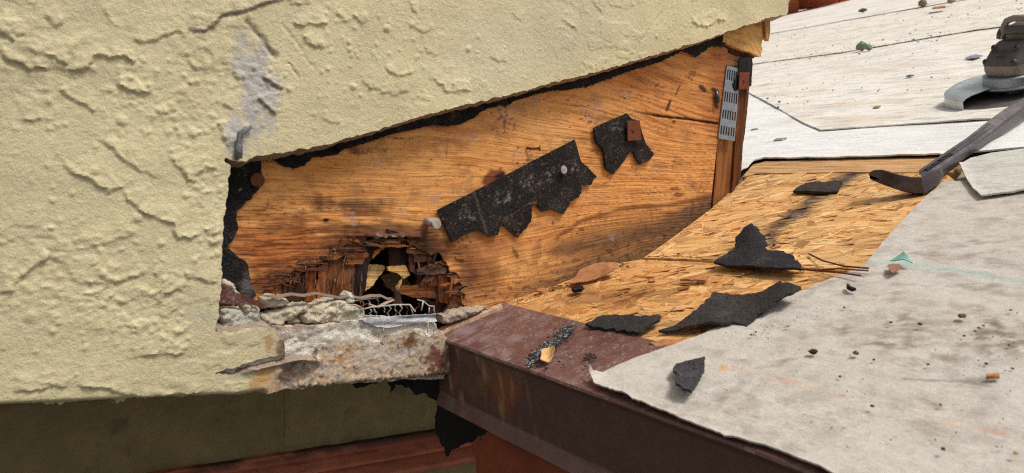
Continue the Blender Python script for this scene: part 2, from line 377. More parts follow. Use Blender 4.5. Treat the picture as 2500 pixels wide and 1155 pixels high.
# ---- the recessed lower wall in the shade under the overhang, with its brown moulding
LW = Frame((0, 0.26, 0), (1, 0, 0), (0, 0, 1))
lw = thing('lower_wall', 'dark olive painted lower wall in shade below the cream stucco', 'wall', (0.2, 0.26, 2.5))
def olive(k, sd):
    def f(x, y, u, v):
        c = np.tile(C(142, 126, 86)*k, (len(x), 1)); n = fbm(u*26, v*26, 4, sd); return mixc(c, sst(0.35, 0.6, n)*0.5, C(84, 72, 50)*k)
    return f
relief = lambda x, y, u, v: 0.002*sst(0.05, 0.25, fbm(u*22, v*22, 4, 8))+0.0008*fbm(u*120, v*120, 3, 9)
sheet('painted_panel', LW, [(-400, 800, 0), (693, 800, 0), (693, 1300, 0), (-400, 1300, 0)], 0.03, 0.004, PAINTED, lw, 0.0, relief, colf=olive(0.95, 4), bottom=False, label='slightly browner left part of the wall')
sheet('painted_panel', LW, [(694, 800, 0), (1500, 800, 0), (1500, 1400, 0), (694, 1400, 0)], 0.03, 0.004, PAINTED, lw, 0.0, relief, colf=olive(1.0, 5), bottom=False, label='greener right part of the wall')
MB().box((0.2, 0.30, 1.2), np.eye(3), (2.5, 0.009, 1.2)).build('wall_base', PAINTED, lw, col=C(130, 118, 80))
def moulding():
    a = LW.px(130, 1153)[1]; A = LW.at(1066, 1046); B = LW.at(1160, 1104); zt, zb = A[2], LW.at(1066, 1121)[2]; H = zt-zb
    prof = [(0, 0), (0.010, 0.0), (0.013, 0.10), (0.016, 0.2), (0.013, 0.27), (0.019, 0.33), (0.026, 0.42), (0.026, 0.52), (0.021, 0.57), (0.031, 0.64), (0.040, 0.75), (0.041, 0.86), (0.036, 0.95), (0.034, 1.0), (0, 1.0)]
    xs = np.arange(-1.2, 0.88, 0.006); rings = []
    for x in xs:
        w = 0.0008*float(perlin(np.array(x*30), np.array(2.0))); rings.append([(x, 0.26-n-w, zt-t*H+w) for n, t in prof])
    mb = MB().loft(rings); v = np.array(mb.v)
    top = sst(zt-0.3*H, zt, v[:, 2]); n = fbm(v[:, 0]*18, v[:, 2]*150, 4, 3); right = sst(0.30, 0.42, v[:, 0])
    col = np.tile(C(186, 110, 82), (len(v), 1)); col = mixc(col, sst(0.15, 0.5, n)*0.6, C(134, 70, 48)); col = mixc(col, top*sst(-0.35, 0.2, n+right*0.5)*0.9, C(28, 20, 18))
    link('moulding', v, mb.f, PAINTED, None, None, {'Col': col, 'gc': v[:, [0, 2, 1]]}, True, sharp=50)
    return tag(bpy.data.objects['moulding'], 'grooved reddish brown moulding along the shaded lower wall', 'moulding')
moulding()

# ================================================================== STUCCO WALL
TS = 0.022                                                  # how far the stucco face stands proud of the plywood
OUT = [(-160, -160, 0), (1925, -160, 0), (1925, 30, 0.3), (1921, 36, 0.4), (1882, 42), (1800, 70), (1700, 104), (1560, 146), (1400, 190), (1250, 229), (1100, 265),
       (1000, 292), (900, 325), (800, 352), (700, 371), (640, 381), (580, 394), (553, 386), (548, 392), (562, 404), (556, 470), (549, 520), (545, 580), (541, 640), (540, 700), (533, 760), (527, 808),
       (560, 812), (600, 803), (655, 798), (672, 806), (690, 830), (697, 850), (699, 871), (660, 870), (620, 881), (570, 898), (527, 910), (526, 914), (560, 917), (600, 907), (650, 893), (700, 881), (740, 876),
       (772, 881), (776, 852), (800, 845), (850, 835), (870, 832), (890, 843), (935, 843), (950, 830), (990, 818), (1010, 808), (1045, 830), (1080, 818), (1100, 835), (1098, 914),
       (1050, 918), (985, 925), (900, 935), (830, 938), (760, 943), (740, 950), (720, 953), (700, 948), (680, 955), (640, 962), (600, 968), (572, 971), (545, 962, 2.0), (480, 968, 2.0), (400, 975, 2.0), (350, 972, 2.0),
       (300, 985, 2.0), (250, 980, 2.0), (200, 988, 2.0), (100, 990, 2.0), (50, 997, 2.0), (0, 995, 2.0), (-160, 1004, 0)]
RIDGES = [  # (height mm, points): trowel ridges traced from the photograph, the steep side is below or to the left
 (3.0, [(74,123),(100,128),(130,139),(169,156)]), (3.6, [(169,169),(190,173),(212,160),(229,141),(255,134),(277,139),(299,134),(316,143),(329,154)]),
 (4.2, [(4,126),(26,143),(48,152),(74,167),(95,165),(121,167)]), (3.5, [(-20,60),(0,74),(17,91),(30,102)]), (2.5, [(325,93),(350,104),(368,103),(390,87),(433,76),(459,91)]),
 (3.0, [(463,71),(498,78),(520,61),(541,39),(585,30),(606,24),(641,9),(688,0)]), (2.6, [(260,338),(264,359),(294,381),(320,403),(346,416),(385,433)]), (1.6, [(286,303),(268,316),(260,338)]),
 (3.0, [(160,403),(173,420),(190,426),(216,437),(238,450),(264,468),(299,455)]), (3.2, [(300,471),(328,500),(371,529),(424,545),(433,579),(457,583),(486,571)]),
 (3.0, [(416,381),(429,403),(446,411),(459,437),(472,444),(489,416),(502,403),(533,416)]), (3.0, [(286,199),(303,212),(333,227),(368,221),(368,204)]), (1.8, [(463,152),(476,169),(498,169),(520,156)]), (1.2, [(463,152),(472,126),(494,117),(520,130),(520,156)]),
 (2.2, [(147,221),(173,238),(203,255),(238,271)]), (2.2, [(563,169),(580,186),(602,193)]), (2.6, [(641,190),(667,208),(688,216)]), (2.2, [(632,242),(654,264),(671,277)]), (2.2, [(539,255),(567,268)]), (2.2, [(537,294),(541,320),(554,359)]),
 (2.8, [(714,52),(732,63),(753,58),(779,61),(800,48)]), (2.8, [(740,87),(749,102),(771,115),(792,113)]), (2.4, [(708,6),(730,10),(760,5)]),
 (2.0, [(205,607),(248,590),(276,590),(305,574),(333,564)]), (2.6, [(0,712),(24,712),(29,697),(52,678),(86,645),(124,617)]), (2.4, [(238,669),(257,681),(295,686),(324,678),(362,655)]), (2.0, [(371,669),(405,686)]),
 (2.4, [(390,736),(395,726),(419,709),(448,698),(455,683)]), (2.4, [(448,674),(486,678),(505,686),(533,688)]), (3.0, [(328,871),(348,864),(381,862),(424,864),(448,857)]),
 (2.6, [(33,952),(71,950),(119,948)]), (2.2, [(95,936),(167,940)]), (3.0, [(186,938),(229,945),(262,948),(286,955),(310,964),(343,967),(381,967),(452,962),(500,955)]),
 (2.2, [(940,160),(950,178),(980,185),(1010,175)]), (2.4, [(1055,190),(1080,210),(1095,225),(1120,220),(1150,220)]), (1.5, [(1195,135),(1215,150),(1240,148)]), (1.6, [(1035,115),(1045,130),(1070,130)]),
 (1.6, [(1450,5),(1470,30)]), (1.4, [(1370,45),(1410,75)]), (2.6, [(1690,40),(1690,52),(1705,62),(1725,65),(1750,48),(1775,52)]), (1.5, [(1485,8),(1520,20),(1550,12)]), (1.4, [(1390,270),(1410,262)]),
 (2.0, [(500,560),(512,570),(540,566)]), (2.6, [(505,585),(515,592),(540,588)]), (2.0, [(820,35),(850,60)]), (2.0, [(880,190),(905,215),(960,230),(1000,215)]), (1.5, [(790,290),(830,300)]), (2.0, [(580,330),(570,350)]),
 (2.0, [(110,40),(140,60),(160,50)]), (2.0, [(250,20),(270,40),(265,55)]), (1.6, [(-20,860),(20,850)]), (2.0, [(60,300),(110,290)]), (1.8, [(620,250),(640,240)]), (2.2,[(860,35),(880,55),(900,45)]), (1.6,[(1000,60),(1030,80),(1060,70)]),(1.5,[(1250,30),(1275,55)]),(2.2,[(1000,10),(1015,35)])]
GROOVES = [(1.6, 2.0, [(602,52),(623,74),(645,100),(662,126),(675,139)]), (1.0, 1.2, [(541,39),(585,30),(606,24)]), (0.9, 0.9, [(1550,120),(1615,30)]), (0.8, 0.9, [(690,60),(720,100),(760,160)]), (1.2, 1.0, [(700,150),(730,190)])]
def stucco_map():
    r = 0.0006; u0, v0 = W.px(-170, 1010, TS); u1, v1 = W.px(1930, -165, TS); v0 = min(v0, W.px(-170, 1010, TS)[1])-0.02; v1 = v1+0.05; u0 -= 0.02; u1 += 0.02
    us = np.arange(u0, u1, r); vs = np.arange(v0, v1, r); U, V = np.meshgrid(us, vs); H = np.zeros(U.shape)
    sx, sy = project(W.p3(U, V, np.full(U.shape, TS)))
    k = 0.00045                                            # metres per pixel, roughly
    H += 0.0016*fbm(U*9, V*9, 3, 1)
    n1 = fbm(U*30+0.3*fbm(U*80, V*80, 2, 7), V*42, 4, 2); pl = sst(0.10, 0.17, n1)
    H += 0.0006*sst(0.12, 0.145, n1)*sst(-0.2, 0.3, fbm(U*7, V*7, 2, 12))
    n2 = fbm(U*58, V*75, 4, 22); rough = np.clip(blob(sx, sy, 330, 740, 190, 110, 0, 0.4, 0.01, 3, 0.7)+0.8*blob(sx, sy, 90, 690, 160, 130, 0, 0.4, 0.01, 4, 0.7)+0.5*blob(sx, sy, 120, 170, 220, 140, 0, .4, .01, 5, .7)+0.6*blob(sx, sy, 500, 480, 70, 160, 0, .4, .01, 6, .7)+0.4*blob(sx, sy, 620, 200, 80, 160, 0, .4, .01, 8, .7), 0, 1)
    H += 0.0007*sst(0.10, 0.13, n2)*rough+0.0007*fbm(U*190, V*190, 3, 30)*(0.25+rough)
    def draw(pts, w, fn):
        q = [W.px(*p, TS) for p in pts]; x = [a[0] for a in q]; y = [a[1] for a in q]
        i0, i1 = np.searchsorted(us, [min(x)-w, max(x)+w]); j0, j1 = np.searchsorted(vs, [min(y)-w, max(y)+w])
        if i1 <= i0 or j1 <= j0: return
        a, b = U[j0:j1, i0:i1], V[j0:j1, i0:i1]; wob = 0.0026*fbm(a*170, b*170, 4, 40); d, s, t = pline(a+wob, b+0.0026*fbm(a*170, b*170, 4, 41), q)
        H[j0:j1, i0:i1] += fn(a, b, d, s, t)
    for hmm, pts in RIDGES:
        def fn(a, b, d, s, t, hmm=hmm, pts=pts):
            q0, q1 = W.px(*pts[0], TS), W.px(*pts[-1], TS)
            up = s if q1[0] >= q0[0] else -s              # +1 above the line
            w = np.where(up > 0, 0.013, 0.0006); fade = sst(0, 0.08, t)*sst(1, 0.92, t)*0.75+0.25
            return hmm*0.00056*fade*(np.exp(-(d/w)**2)+.35*np.exp(-(d/np.where(up > 0, .0022, .0006))**2))*(0.75+0.6*fbm(a*110, b*110, 3, 50))
        draw(pts, 0.035, fn)
    for hmm, w, pts in GROOVES:
        draw(pts, 0.01, lambda a, b, d, s, t, hmm=hmm, w=w: -hmm*0.001*np.exp(-(d/(w*0.001))**2))
    rg = np.random.default_rng(21); cl = [(430, 240, 90), (330, 210, 60), (480, 300, 60), (420, 250, 120), (500, 450, 60), (120, 560, 140), (640, 180, 60), (880, 80, 120), (1000, 140, 150), (1650, 70, 90), (1300, 120, 240), (420, 820, 40), (330, 640, 120), (180, 760, 160), (820, 230, 140), (540, 600, 40), (100, 350, 180)]
    for i in range(1000):
        if rg.random() < 0.7: cx, cy, sp = cl[rg.integers(len(cl))]; x, y = rg.normal(cx, sp*0.6), rg.normal(cy, sp*0.6)
        else: x, y = rg.uniform(-100, 1900), rg.uniform(-100, 1000)
        uu, vv = W.px(x, y, TS); s = rg.choice([0.0010, 0.0014, 0.0019, 0.0028], p=[.52, .34, .12, .02])*rg.uniform(0.8, 1.2); hh = s*rg.uniform(0.28, 0.6)
        i0, i1 = np.searchsorted(us, [uu-3*s, uu+3*s]); j0, j1 = np.searchsorted(vs, [vv-3*s, vv+3*s])
        if i1 > i0 and j1 > j0:
            a, b = U[j0:j1, i0:i1]-uu, V[j0:j1, i0:i1]-vv; H[j0:j1, i0:i1] += hh*np.exp(-((a*a+b*b)/(s*s))**2)
    # stained lower band: sandy, pitted
    low = sst(640, 700, sx)*sst(790, 830, sy); H += low*(0.0009*fbm(U*150, V*150, 4, 60)+0.0007*fbm(U*330, V*330, 2, 61))
    d, s, t = pline(sx, sy, [(560, 915), (600, 905), (650, 891), (700, 879), (740, 874), (775, 880)]); H += 0.005*np.exp(-(d/7)**2)*sst(0, 0.5, t)
    d, s, t = pline(sx, sy, [(0, 1000), (200, 990), (400, 980), (570, 974), (640, 964)]); H -= 0.010*np.exp(-(d/9)**2)
    return us, vs, H
SU, SVV, SH = stucco_map()
def sample(us, vs, H, u, v):
    x = np.clip((u-us[0])/(us[1]-us[0]), 0, len(us)-1.001); y = np.clip((v-vs[0])/(vs[1]-vs[0]), 0, len(vs)-1.001)
    i = x.astype(int); j = y.astype(int); fx = x-i; fy = y-j
    return (H[j, i]*(1-fx)+H[j, i+1]*fx)*(1-fy)+(H[j+1, i]*(1-fx)+H[j+1, i+1]*fx)*fy
def stucco_col(x, y, u, v):
    n = fbm(x*0.012, y*0.012, 4, 70); n2 = fbm(x*0.05, y*0.05, 4, 71); n3 = fbm(x*0.13, y*0.13, 3, 72)
    c = np.tile(C(217, 204, 162), (len(x), 1)); c = mixc(c, sst(0.0, 0.7, n)*0.5, C(205, 189, 150)); c = mixc(c, sst(.05, .5, fbm(x*.004, y*.012, 5, 77))*.3, C(188, 174, 138))
    c = mixc(c, blob(x, y, 1300, 100, 420, 170, -15, 0.4, 0.01, 73, 0.9)*0.55, C(205, 198, 168))
    c = mixc(c, blob(x, y, 622, 215, 62, 150, -6, 0.75, 0.02, 74, 0.5)*0.95, C(188, 182, 174)); c = mixc(c, blob(x, y, 575, 330, 30, 70, 0, 0.7, 0.02, 75, 0.6)*0.9, C(190, 186, 180))
    c = mixc(c, blob(x, y, 500, 770, 70, 26, 0, 0.5, 0.02, 76, 0.8)*0.5, C(196, 188, 166))
    for g in ([(602,52),(623,74),(645,100),(662,126),(675,139)], [(541,39),(585,30),(606,24),(641,9),(688,0)], [(463,71),(498,78),(520,61),(541,39)], [(632,242),(654,264),(671,277)], [(641,190),(667,208),(688,216)]):
        d, s, t = pline(x, y, g); c = mixc(c, sst(7, 3, d+3*n3)*0.8, C(128, 116, 106))
    d, s, t = pline(x, y, [(578, 385), (581, 352), (585, 326)]); c = mixc(c, sst(7, 5, d), C(120, 116, 114))
    # lower band: raw, stained, mouldy
    st = sst(628, 690, x+26*n2+(y-900)*0.2)*sst(786, 812, y)
    raw = np.tile(C(196, 170, 136), (len(x), 1)); raw = mixc(raw, sst(-0.15, 0.3, n2), C(182, 166, 150)); raw = mixc(raw, sst(0.12, 0.4, n3)*0.7, C(216, 206, 194))
    raw = mixc(raw, sst(0.2, 0.5, fbm(x*0.018, y*0.03, 4, 78))*0.75, C(186, 134, 74)); raw = mixc(raw, sst(0.22, 0.42, fbm(x*0.07, y*0.07, 4, 79))*0.8, C(100, 72, 56))
    raw = mixc(raw, blob(x, y, 715, 915, 62, 34, -25, 0.7, 0.03, 80, 0.6)*0.8, C(74, 56, 52)); raw = mixc(raw, blob(x, y, 690, 840, 22, 45, 0, 0.7, 0.03, 80, 0.5)*0.9, C(110, 86, 68))
    raw = mixc(raw, blob(x, y, 1000, 830, 30, 20, -30, 0.8, 0.04, 81, 0.5), C(116, 80, 48)); raw = mixc(raw, blob(x, y, 1068, 880, 44, 44, 0, 0.9, 0.05, 82, 0.6)*.9, C(110, 60, 48)); raw = mixc(raw, blob(x, y, 930, 870, 110, 40, 0, 0.6, 0.03, 83, 0.8)*0.6, C(206, 194, 180))
    c = mixc(c, st, raw)
    c = mixc(c, blob(x, y, 640, 920, 50, 44, -50, 0.5, 0.03, 84, 0.9)*0.75, C(196, 140, 66)); c = mixc(c, blob(x, y, 655, 835, 16, 36, 0, 0.5, 0.03, 85, 0.9)*0.7, C(186, 136, 66))
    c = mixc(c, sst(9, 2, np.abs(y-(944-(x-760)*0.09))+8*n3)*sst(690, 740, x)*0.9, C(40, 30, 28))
    c = mixc(c, blob(x, y, 1060, 925, 60, 12, -3, 0.6, 0.05, 86, 0.5)*0.7, C(60, 36, 30))
    c = mixc(c, sst(0.36, 0.5, n3)*sst(500, 0, y)*0.25, C(150, 110, 66))
    return c
sw = thing('stucco_wall', 'cream painted stucco wall with a sloping cut exposing plywood', 'wall', (0.1, -0.01, 2.75))
def stucco_h(x, y, u, v): return sample(SU, SVV, SH, u, v)
sheet('stucco_coat', W, OUT, TS-0.001, 0.00105, [STUCCO, MORTAR], sw, TS, stucco_h, jag=0.0022, jfr=120, seed=3, colf=stucco_col, bottom=False, bevel=0.0045, sidecol=C(178, 160, 140), sharp=45)
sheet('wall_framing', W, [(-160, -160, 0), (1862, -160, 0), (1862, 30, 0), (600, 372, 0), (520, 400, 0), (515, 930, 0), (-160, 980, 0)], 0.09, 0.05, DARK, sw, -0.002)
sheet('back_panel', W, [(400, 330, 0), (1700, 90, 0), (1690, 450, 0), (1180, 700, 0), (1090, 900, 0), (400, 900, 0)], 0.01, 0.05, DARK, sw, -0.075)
MB().box((-0.4, 0.125, W.at(300, 955)[2]), np.eye(3), (0.74, 0.125, 0.006)).build('soffit', PAINTED, sw, col=C(120, 108, 76))
b0, b1 = W.at(582, 386, TS+0.004), W.at(586, 326, TS+0.003)
MB().tube([b0, (b0+b1)/2, b1, b1+np.array((0.008, 0, 0.006))], [0.0028, 0.0026, 0.002, 0.0012], 6).build('metal_bead', MORTAR, sw, True, col=C(138, 136, 136))

# ================================================================== PLYWOOD
pw = thing('plywood_sheathing', 'weathered orange plywood panel exposed under the cut stucco', 'plywood panel', (0.4, 0, 2.9))
def grain_px(x, y):
    A = 95*sst(950, 1800, x)+60*sst(1400, 1800, x); Bv = 1-1.7*sst(300, 560, y)
    g = y-A*Bv+16*fbm(x*0.0022, y*0.009, 3, 90)+5*fbm(x*0.008, y*0.03, 3, 91)
    g = g+30*np.exp(-(((x-1200)/70)**2+((y-432)/26)**2))*np.sign(y-432)*0.8
    g = g+42*np.exp(-(((x-1560)/260)**2+((y-600)/70)**2))
    return g
def ply_gc(x, y, u, v): return np.c_[u, grain_px(x, y)*0.00042, 0*u]
def ply_col(x, y, u, v):
    n = fbm(x*0.006, y*0.016, 4, 92); n2 = fbm(x*0.02, y*0.05, 4, 93); n3 = fbm(x*0.07, y*0.09, 4, 94); g = grain_px(x, y); gl = fbm(x*0.004, g*0.05, 4, 95); gf = fbm(x*0.012, g*0.16, 4, 96)
    c = np.tile(C(233, 165, 95), (len(x), 1)); c = mixc(c, sst(-0.05, 0.55, gl)*0.6, C(198, 118, 54)); c = mixc(c, sst(0.1, 0.5, gf)*0.5, C(164, 92, 40)); c = mixc(c, sst(0.1, 0.5, n)*0.4, C(234, 174, 106))
    c = mixc(c, blob(x, y, 1650, 230, 240, 170, 0, 0.4, 0.01, 97, 0.8)*0.4, C(184, 106, 50)); c = mixc(c, blob(x, y, 760, 400, 160, 60, 0, .4, .01, 98, .9)*0.5, C(214, 140, 66))
    c = mixc(c, sst(1700, 1765, x+20*n2)*sst(420, 250, y)*0.7, C(140, 66, 30))
    c = mixc(c, blob(x, y, 1270, 640, 130, 60, -10, .6, .012, 120, .9)*.55, C(232, 176, 108)); c = mixc(c, blob(x, y, 1330, 300, 170, 60, 10, .7, .012, 121, .9)*.45, C(236, 182, 116)); c = mixc(c, blob(x, y, 1000, 400, 160, 60, -10, .7, .012, 122, .9)*.45, C(228, 168, 96)); c = mixc(c, sst(.1, .5, fbm(x*.009, g*.02, 4, 123))*.5, C(176, 112, 60)); c = mixc(c, sst(.2, .5, fbm(x*.015, y*.02, 5, 124))*.4, C(150, 104, 72))
    # water stain above and around the rot
    R1 = C(96, 52, 26); R2 = C(58, 34, 24); OR = C(168, 84, 30)
    c = mixc(c, blob(x, y, 700, 620, 190, 120, 0, 0.5, 0.012, 99, 0.8)*0.75, OR)
    c = mixc(c, blob(x, y, 860, 500, 150, 26, 3, 0.6, 0.02, 100, 0.8)*0.85, C(92, 56, 36)); c = mixc(c, blob(x, y, 760, 560, 230, 14, 0, 0.8, 0.02, 101, 0.8)*0.6, R1)
    c = mixc(c, blob(x, y, 950, 600, 260, 70, 0, 0.55, 0.015, 102, 0.7)*0.85, R1); c = mixc(c, blob(x, y, 960, 610, 170, 60, 0, 0.5, 0.02, 103, 0.5)*0.8, R2)
    c = mixc(c, blob(x, y, 720, 685, 150, 52, 0, 0.6, 0.02, 104, 0.6)*0.8, C(96, 50, 28)); c = mixc(c, blob(x, y, 1170, 660, 90, 90, 0, 0.5, 0.015, 105, 0.8)*0.7, C(122, 62, 36))
    c = mixc(c, blob(x, y, 1150, 690, 40, 60, 0, 0.6, 0.02, 106, 0.7)*0.6, C(90, 48, 40)); c = mixc(c, blob(x, y, 1230, 600, 90, 50, 30, 0.7, 0.02, 107, 0.8)*0.35, C(130, 66, 34))
    c = mixc(c, sst(1050, 850, x)*sst(470, 580, y)*sst(-.05, .4, fbm(x*.006, g*.045, 5, 133))*.6, C(110, 60, 32)); c = mixc(c, blob(x, y, 740, 705, 170, 34, 0, .7, .02, 134, .7)*.7, C(64, 38, 27)); c = mixc(c, blob(x, y, 960, 560, 200, 24, 2, .8, .02, 135, .8)*.6, C(84, 54, 42)); c = mixc(c, blob(x, y, 1120, 620, 60, 70, 10, .7, .02, 136, .8)*.6, C(104, 60, 40))
    # grey run across the lower right and mildew along the roof joint
    d, s, t = pline(x, y, [(1360, 580), (1420, 540), (1520, 510), (1640, 500), (1740, 480)]); c = mixc(c, sst(9, 1, d+6*n2)*0.7, C(112, 62, 34)); inr = sst(0, 30, -s*d if False else np.where(y > np.interp(x, [1360, 1420, 1520, 1640, 1740], [580, 540, 510, 500, 480]), d, -d))*sst(1340, 1420, x)
    c = mixc(c, inr*0.5, C(150, 100, 56)); d, s, t = pline(x, y, [(1360, 610), (1480, 590), (1600, 560), (1730, 500)]); c = mixc(c, sst(34, 4, d+14*n2)*0.75, C(112, 78, 54))
    jd = y-np.interp(x, [1228, 1384, 1518, 1574, 1626, 1740], [740, 686, 640, 628, 590, 505]); c = mixc(c, sst(-60, -6, jd+26*n2)*sst(1150, 1300, x)*0.6, C(104, 78, 60)); c = mixc(c, sst(0.12, 0.36, n3)*sst(-130, -10, jd)*0.6, C(60, 44, 36))
    c = mixc(c, blob(x, y, 1200, 436, 42, 20, -25, 0.6, 0.03, 108, 0.6)*0.9, C(112, 48, 22)); c = mixc(c, blob(x, y, 1220, 428, 18, 8, -25, 0.4, 0.03, 109, 0.6), C(70, 28, 16))
    # splits, burns and knocks
    d, s, t = pline(x, y, [(1500, 262), (1560, 275), (1620, 285), (1690, 292), (1752, 302)]); c = mixc(c, sst(4.5, 1.5, d+2*n3)*sst(0.1, 0.5, t), C(40, 20, 12))
    for (cx, cy, rx, ry, a, k) in ((1632, 258, 5, 20, 20, .9), (1714, 216, 16, 6, 35, .9), (1748, 250, 7, 26, -4, .9), (1655, 220, 3, 22, 25, .7), (1525, 240, 5, 4, 0, .9), (1645, 297, 6, 4, 0, .9), (1604, 208, 9, 4, -50, .6), (1745, 220, 12, 6, 20, .9), (795, 538, 8, 6, 0, 1), (1260, 620, 7, 22, -30, .6), (1650, 462, 20, 5, 0, .6), (1655, 476, 18, 6, 0, .7), (1690, 180, 14, 8, 0, .5), (1350, 545, 4, 5, 0, .8), (868, 370, 24, 12, 20, .55), (1090, 375, 3, 20, 5, .4), (1310, 620, 14, 40, 10, .35), (1420, 560, 8, 6, 0, .6)):
        c = mixc(c, blob(x, y, cx, cy, rx, ry, a, 0.5, 0.08, 110, 0.4)*k, C(46, 26, 20))
    c = mixc(c, sst(1200, 1450, x)*sst(.12, .38, fbm(x*.007, g*.2, 4, 130))*.55, C(122, 66, 28)); c = mixc(c, sst(1000, 800, x)*sst(430, 520, y)*sst(.1, .36, fbm(x*.009, g*.2, 4, 131))*.65, C(84, 44, 22))
    # pale scuffs
    for (cx, cy, rx, ry) in ((1235, 265, 40, 30), (1225, 300, 30, 20), (1300, 250, 40, 14), (1440, 275, 30, 30), (1270, 380, 36, 14), (915, 400, 30, 14), (1060, 480, 30, 24), (860, 530, 34, 22), (985, 522, 26, 12), (1130, 330, 60, 20), (1500, 580, 40, 14), (1530, 230, 30, 12), (890, 360, 20, 10), (1010, 310, 40, 12), (950, 580, 60, 12)):
        c = mixc(c, blob(x, y, cx, cy, rx, ry, 0, 1.0, 0.05, 111, 0.9)*sst(-0.1, 0.3, n3)*0.85, C(172, 146, 146))
    for (cx, cy, rx, ry) in ((1232, 290, 34, 44), (870, 366, 30, 14), (905, 372, 12, 18), (940, 360, 6, 24), (1290, 395, 40, 16), (1000, 345, 30, 10), (1440, 290, 24, 20), (1690, 190, 20, 14), (1130, 590, 30, 20), (760, 600, 40, 16)): c = mixc(c, blob(x, y, cx, cy, rx, ry, 0, 1.2, .06, 140, .6)*sst(.05, .3, fbm(x*.12, y*.12, 4, 141))*.8, C(92, 60, 44))
    c = mixc(c, sst(0.42, 0.55, fbm(x*0.09, y*0.12, 4, 112))*0.6, C(90, 50, 28))
    return c
def ply_h(x, y, u, v):
    g = grain_px(x, y); left = sst(1000, 700, x); m = np.clip(0.3+left*0.5+blob(x, y, 950, 600, 260, 130, 0, 0.4, 0.01, 5, 0.8)*0.8, 0, 1.2)
    h = 0.0011*m*fbm(x*0.012, g*0.13, 4, 113)+0.0006*fbm(u*6, v*6, 2, 114)
    d, s, t = pline(x, y, [(1500, 262), (1560, 275), (1620, 285), (1690, 292), (1752, 302)]); h -= 0.0022*sst(4, 1, d)*sst(0.1, 0.5, t)
    h += 0.004*blob(x, y, 950, 575, 120, 12, 0, 0.6, 0.03, 6, 0.9)
    return h
PLY = [(480, 380, 0), (560, 365, 0), (640, 350, 0), (800, 320, 0), (1000, 262, 0), (1250, 200, 0), (1400, 160, 0), (1560, 115, 0), (1700, 96, 0), (1715, 92, 0.4), (1776, 120, 0.5), (1770, 200, 0.3), (1760, 290, 0.3), (1750, 360, 0.2), (1735, 502, 0), (1730, 560, 0), (1560, 690, 0), (1300, 790, 0), (1180, 790, 0),
       (1142, 748, 2.2), (1128, 738, 2.2), (1136, 720, 2.2), (1120, 712, 2.2), (1142, 700, 2.2), (1108, 690, 2.2), (1128, 676, 2.2), (1100, 664, 2.2), (1092, 645, 2.2), (1076, 622, 2.2), (1045, 618, 2.2), (1018, 606, 2.2), (1000, 600, 2.2), (992, 582, 2.2), (960, 578, 2.2), (925, 582, 2.2), (890, 580, 2.2), (872, 592, 2.2), (846, 596, 2.2), (838, 612, 2.2), (868, 606, 2.2), (845, 622, 2.2), (808, 636, 2.2),
       (770, 642, 2.2), (752, 656, 2.2), (700, 668, 2.2), (690, 684, 2.2), (735, 682, 2.2), (655, 694, 2.2), (672, 708, 2.2), (640, 716, 2.2), (650, 728, 2.2), (600, 745, 0), (500, 745, 0)]
sheet('face_veneer', W, PLY, 0.0024, 0.00125, WOOD, pw, 0.0, ply_h, jag=0.0018, jfr=150, seed=5, colf=ply_col, gcf=ply_gc, ostep=0.0016)
def wood_piece(name, fr, pts, h, th, col, parent, vert=False, ang=None, mat=ROT, jag=0.0016, tilt=0.0, rel=0.0012, seed=1, label=None, step=0.0016, tip=None):
    a = rad(ang if ang is not None else (90 if vert else 0)); ca, sa = math.cos(a), math.sin(a); col = np.asarray(col)
    cx = np.mean([p[0] for p in pts]); cy = np.mean([p[1] for p in pts])
    def gcf(x, y, u, v): return np.c_[u*ca+v*sa+seed*0.37, -u*sa+v*ca+seed*0.11, 0*u]
    def cf(x, y, u, v):
        q = gcf(x, y, u, v); n = fbm(q[:, 0]*40, q[:, 1]*260, 4, seed); m = fbm(u*70, v*70, 4, seed+1)
        c = np.tile(col, (len(x), 1)); c = mixc(c, sst(0.0, 0.5, n)*0.55, col*0.4); c = mixc(c, sst(0.1, 0.5, m)*0.5, col*1.6); 
        if tip is not None: c = mixc(c, sst(tip[0]+8, tip[0]-8, y), tip[1])
        return c
    def hf(x, y, u, v): return rel*fbm((u*ca+v*sa)*30, (-u*sa+v*ca)*300, 3, seed+2)+tilt*(x-cx)/40
    return sheet(name, fr, pts, th, step, mat, parent, h, hf, jag=jag, jfr=220, seed=seed, colf=cf, gcf=gcf, label=label)
BRN, DKB, ORG, GLD, PUR, BLK = C(132, 84, 54), C(80, 54, 42), C(170, 106, 58), C(214, 170, 108), C(112, 72, 60), C(42, 34, 31)
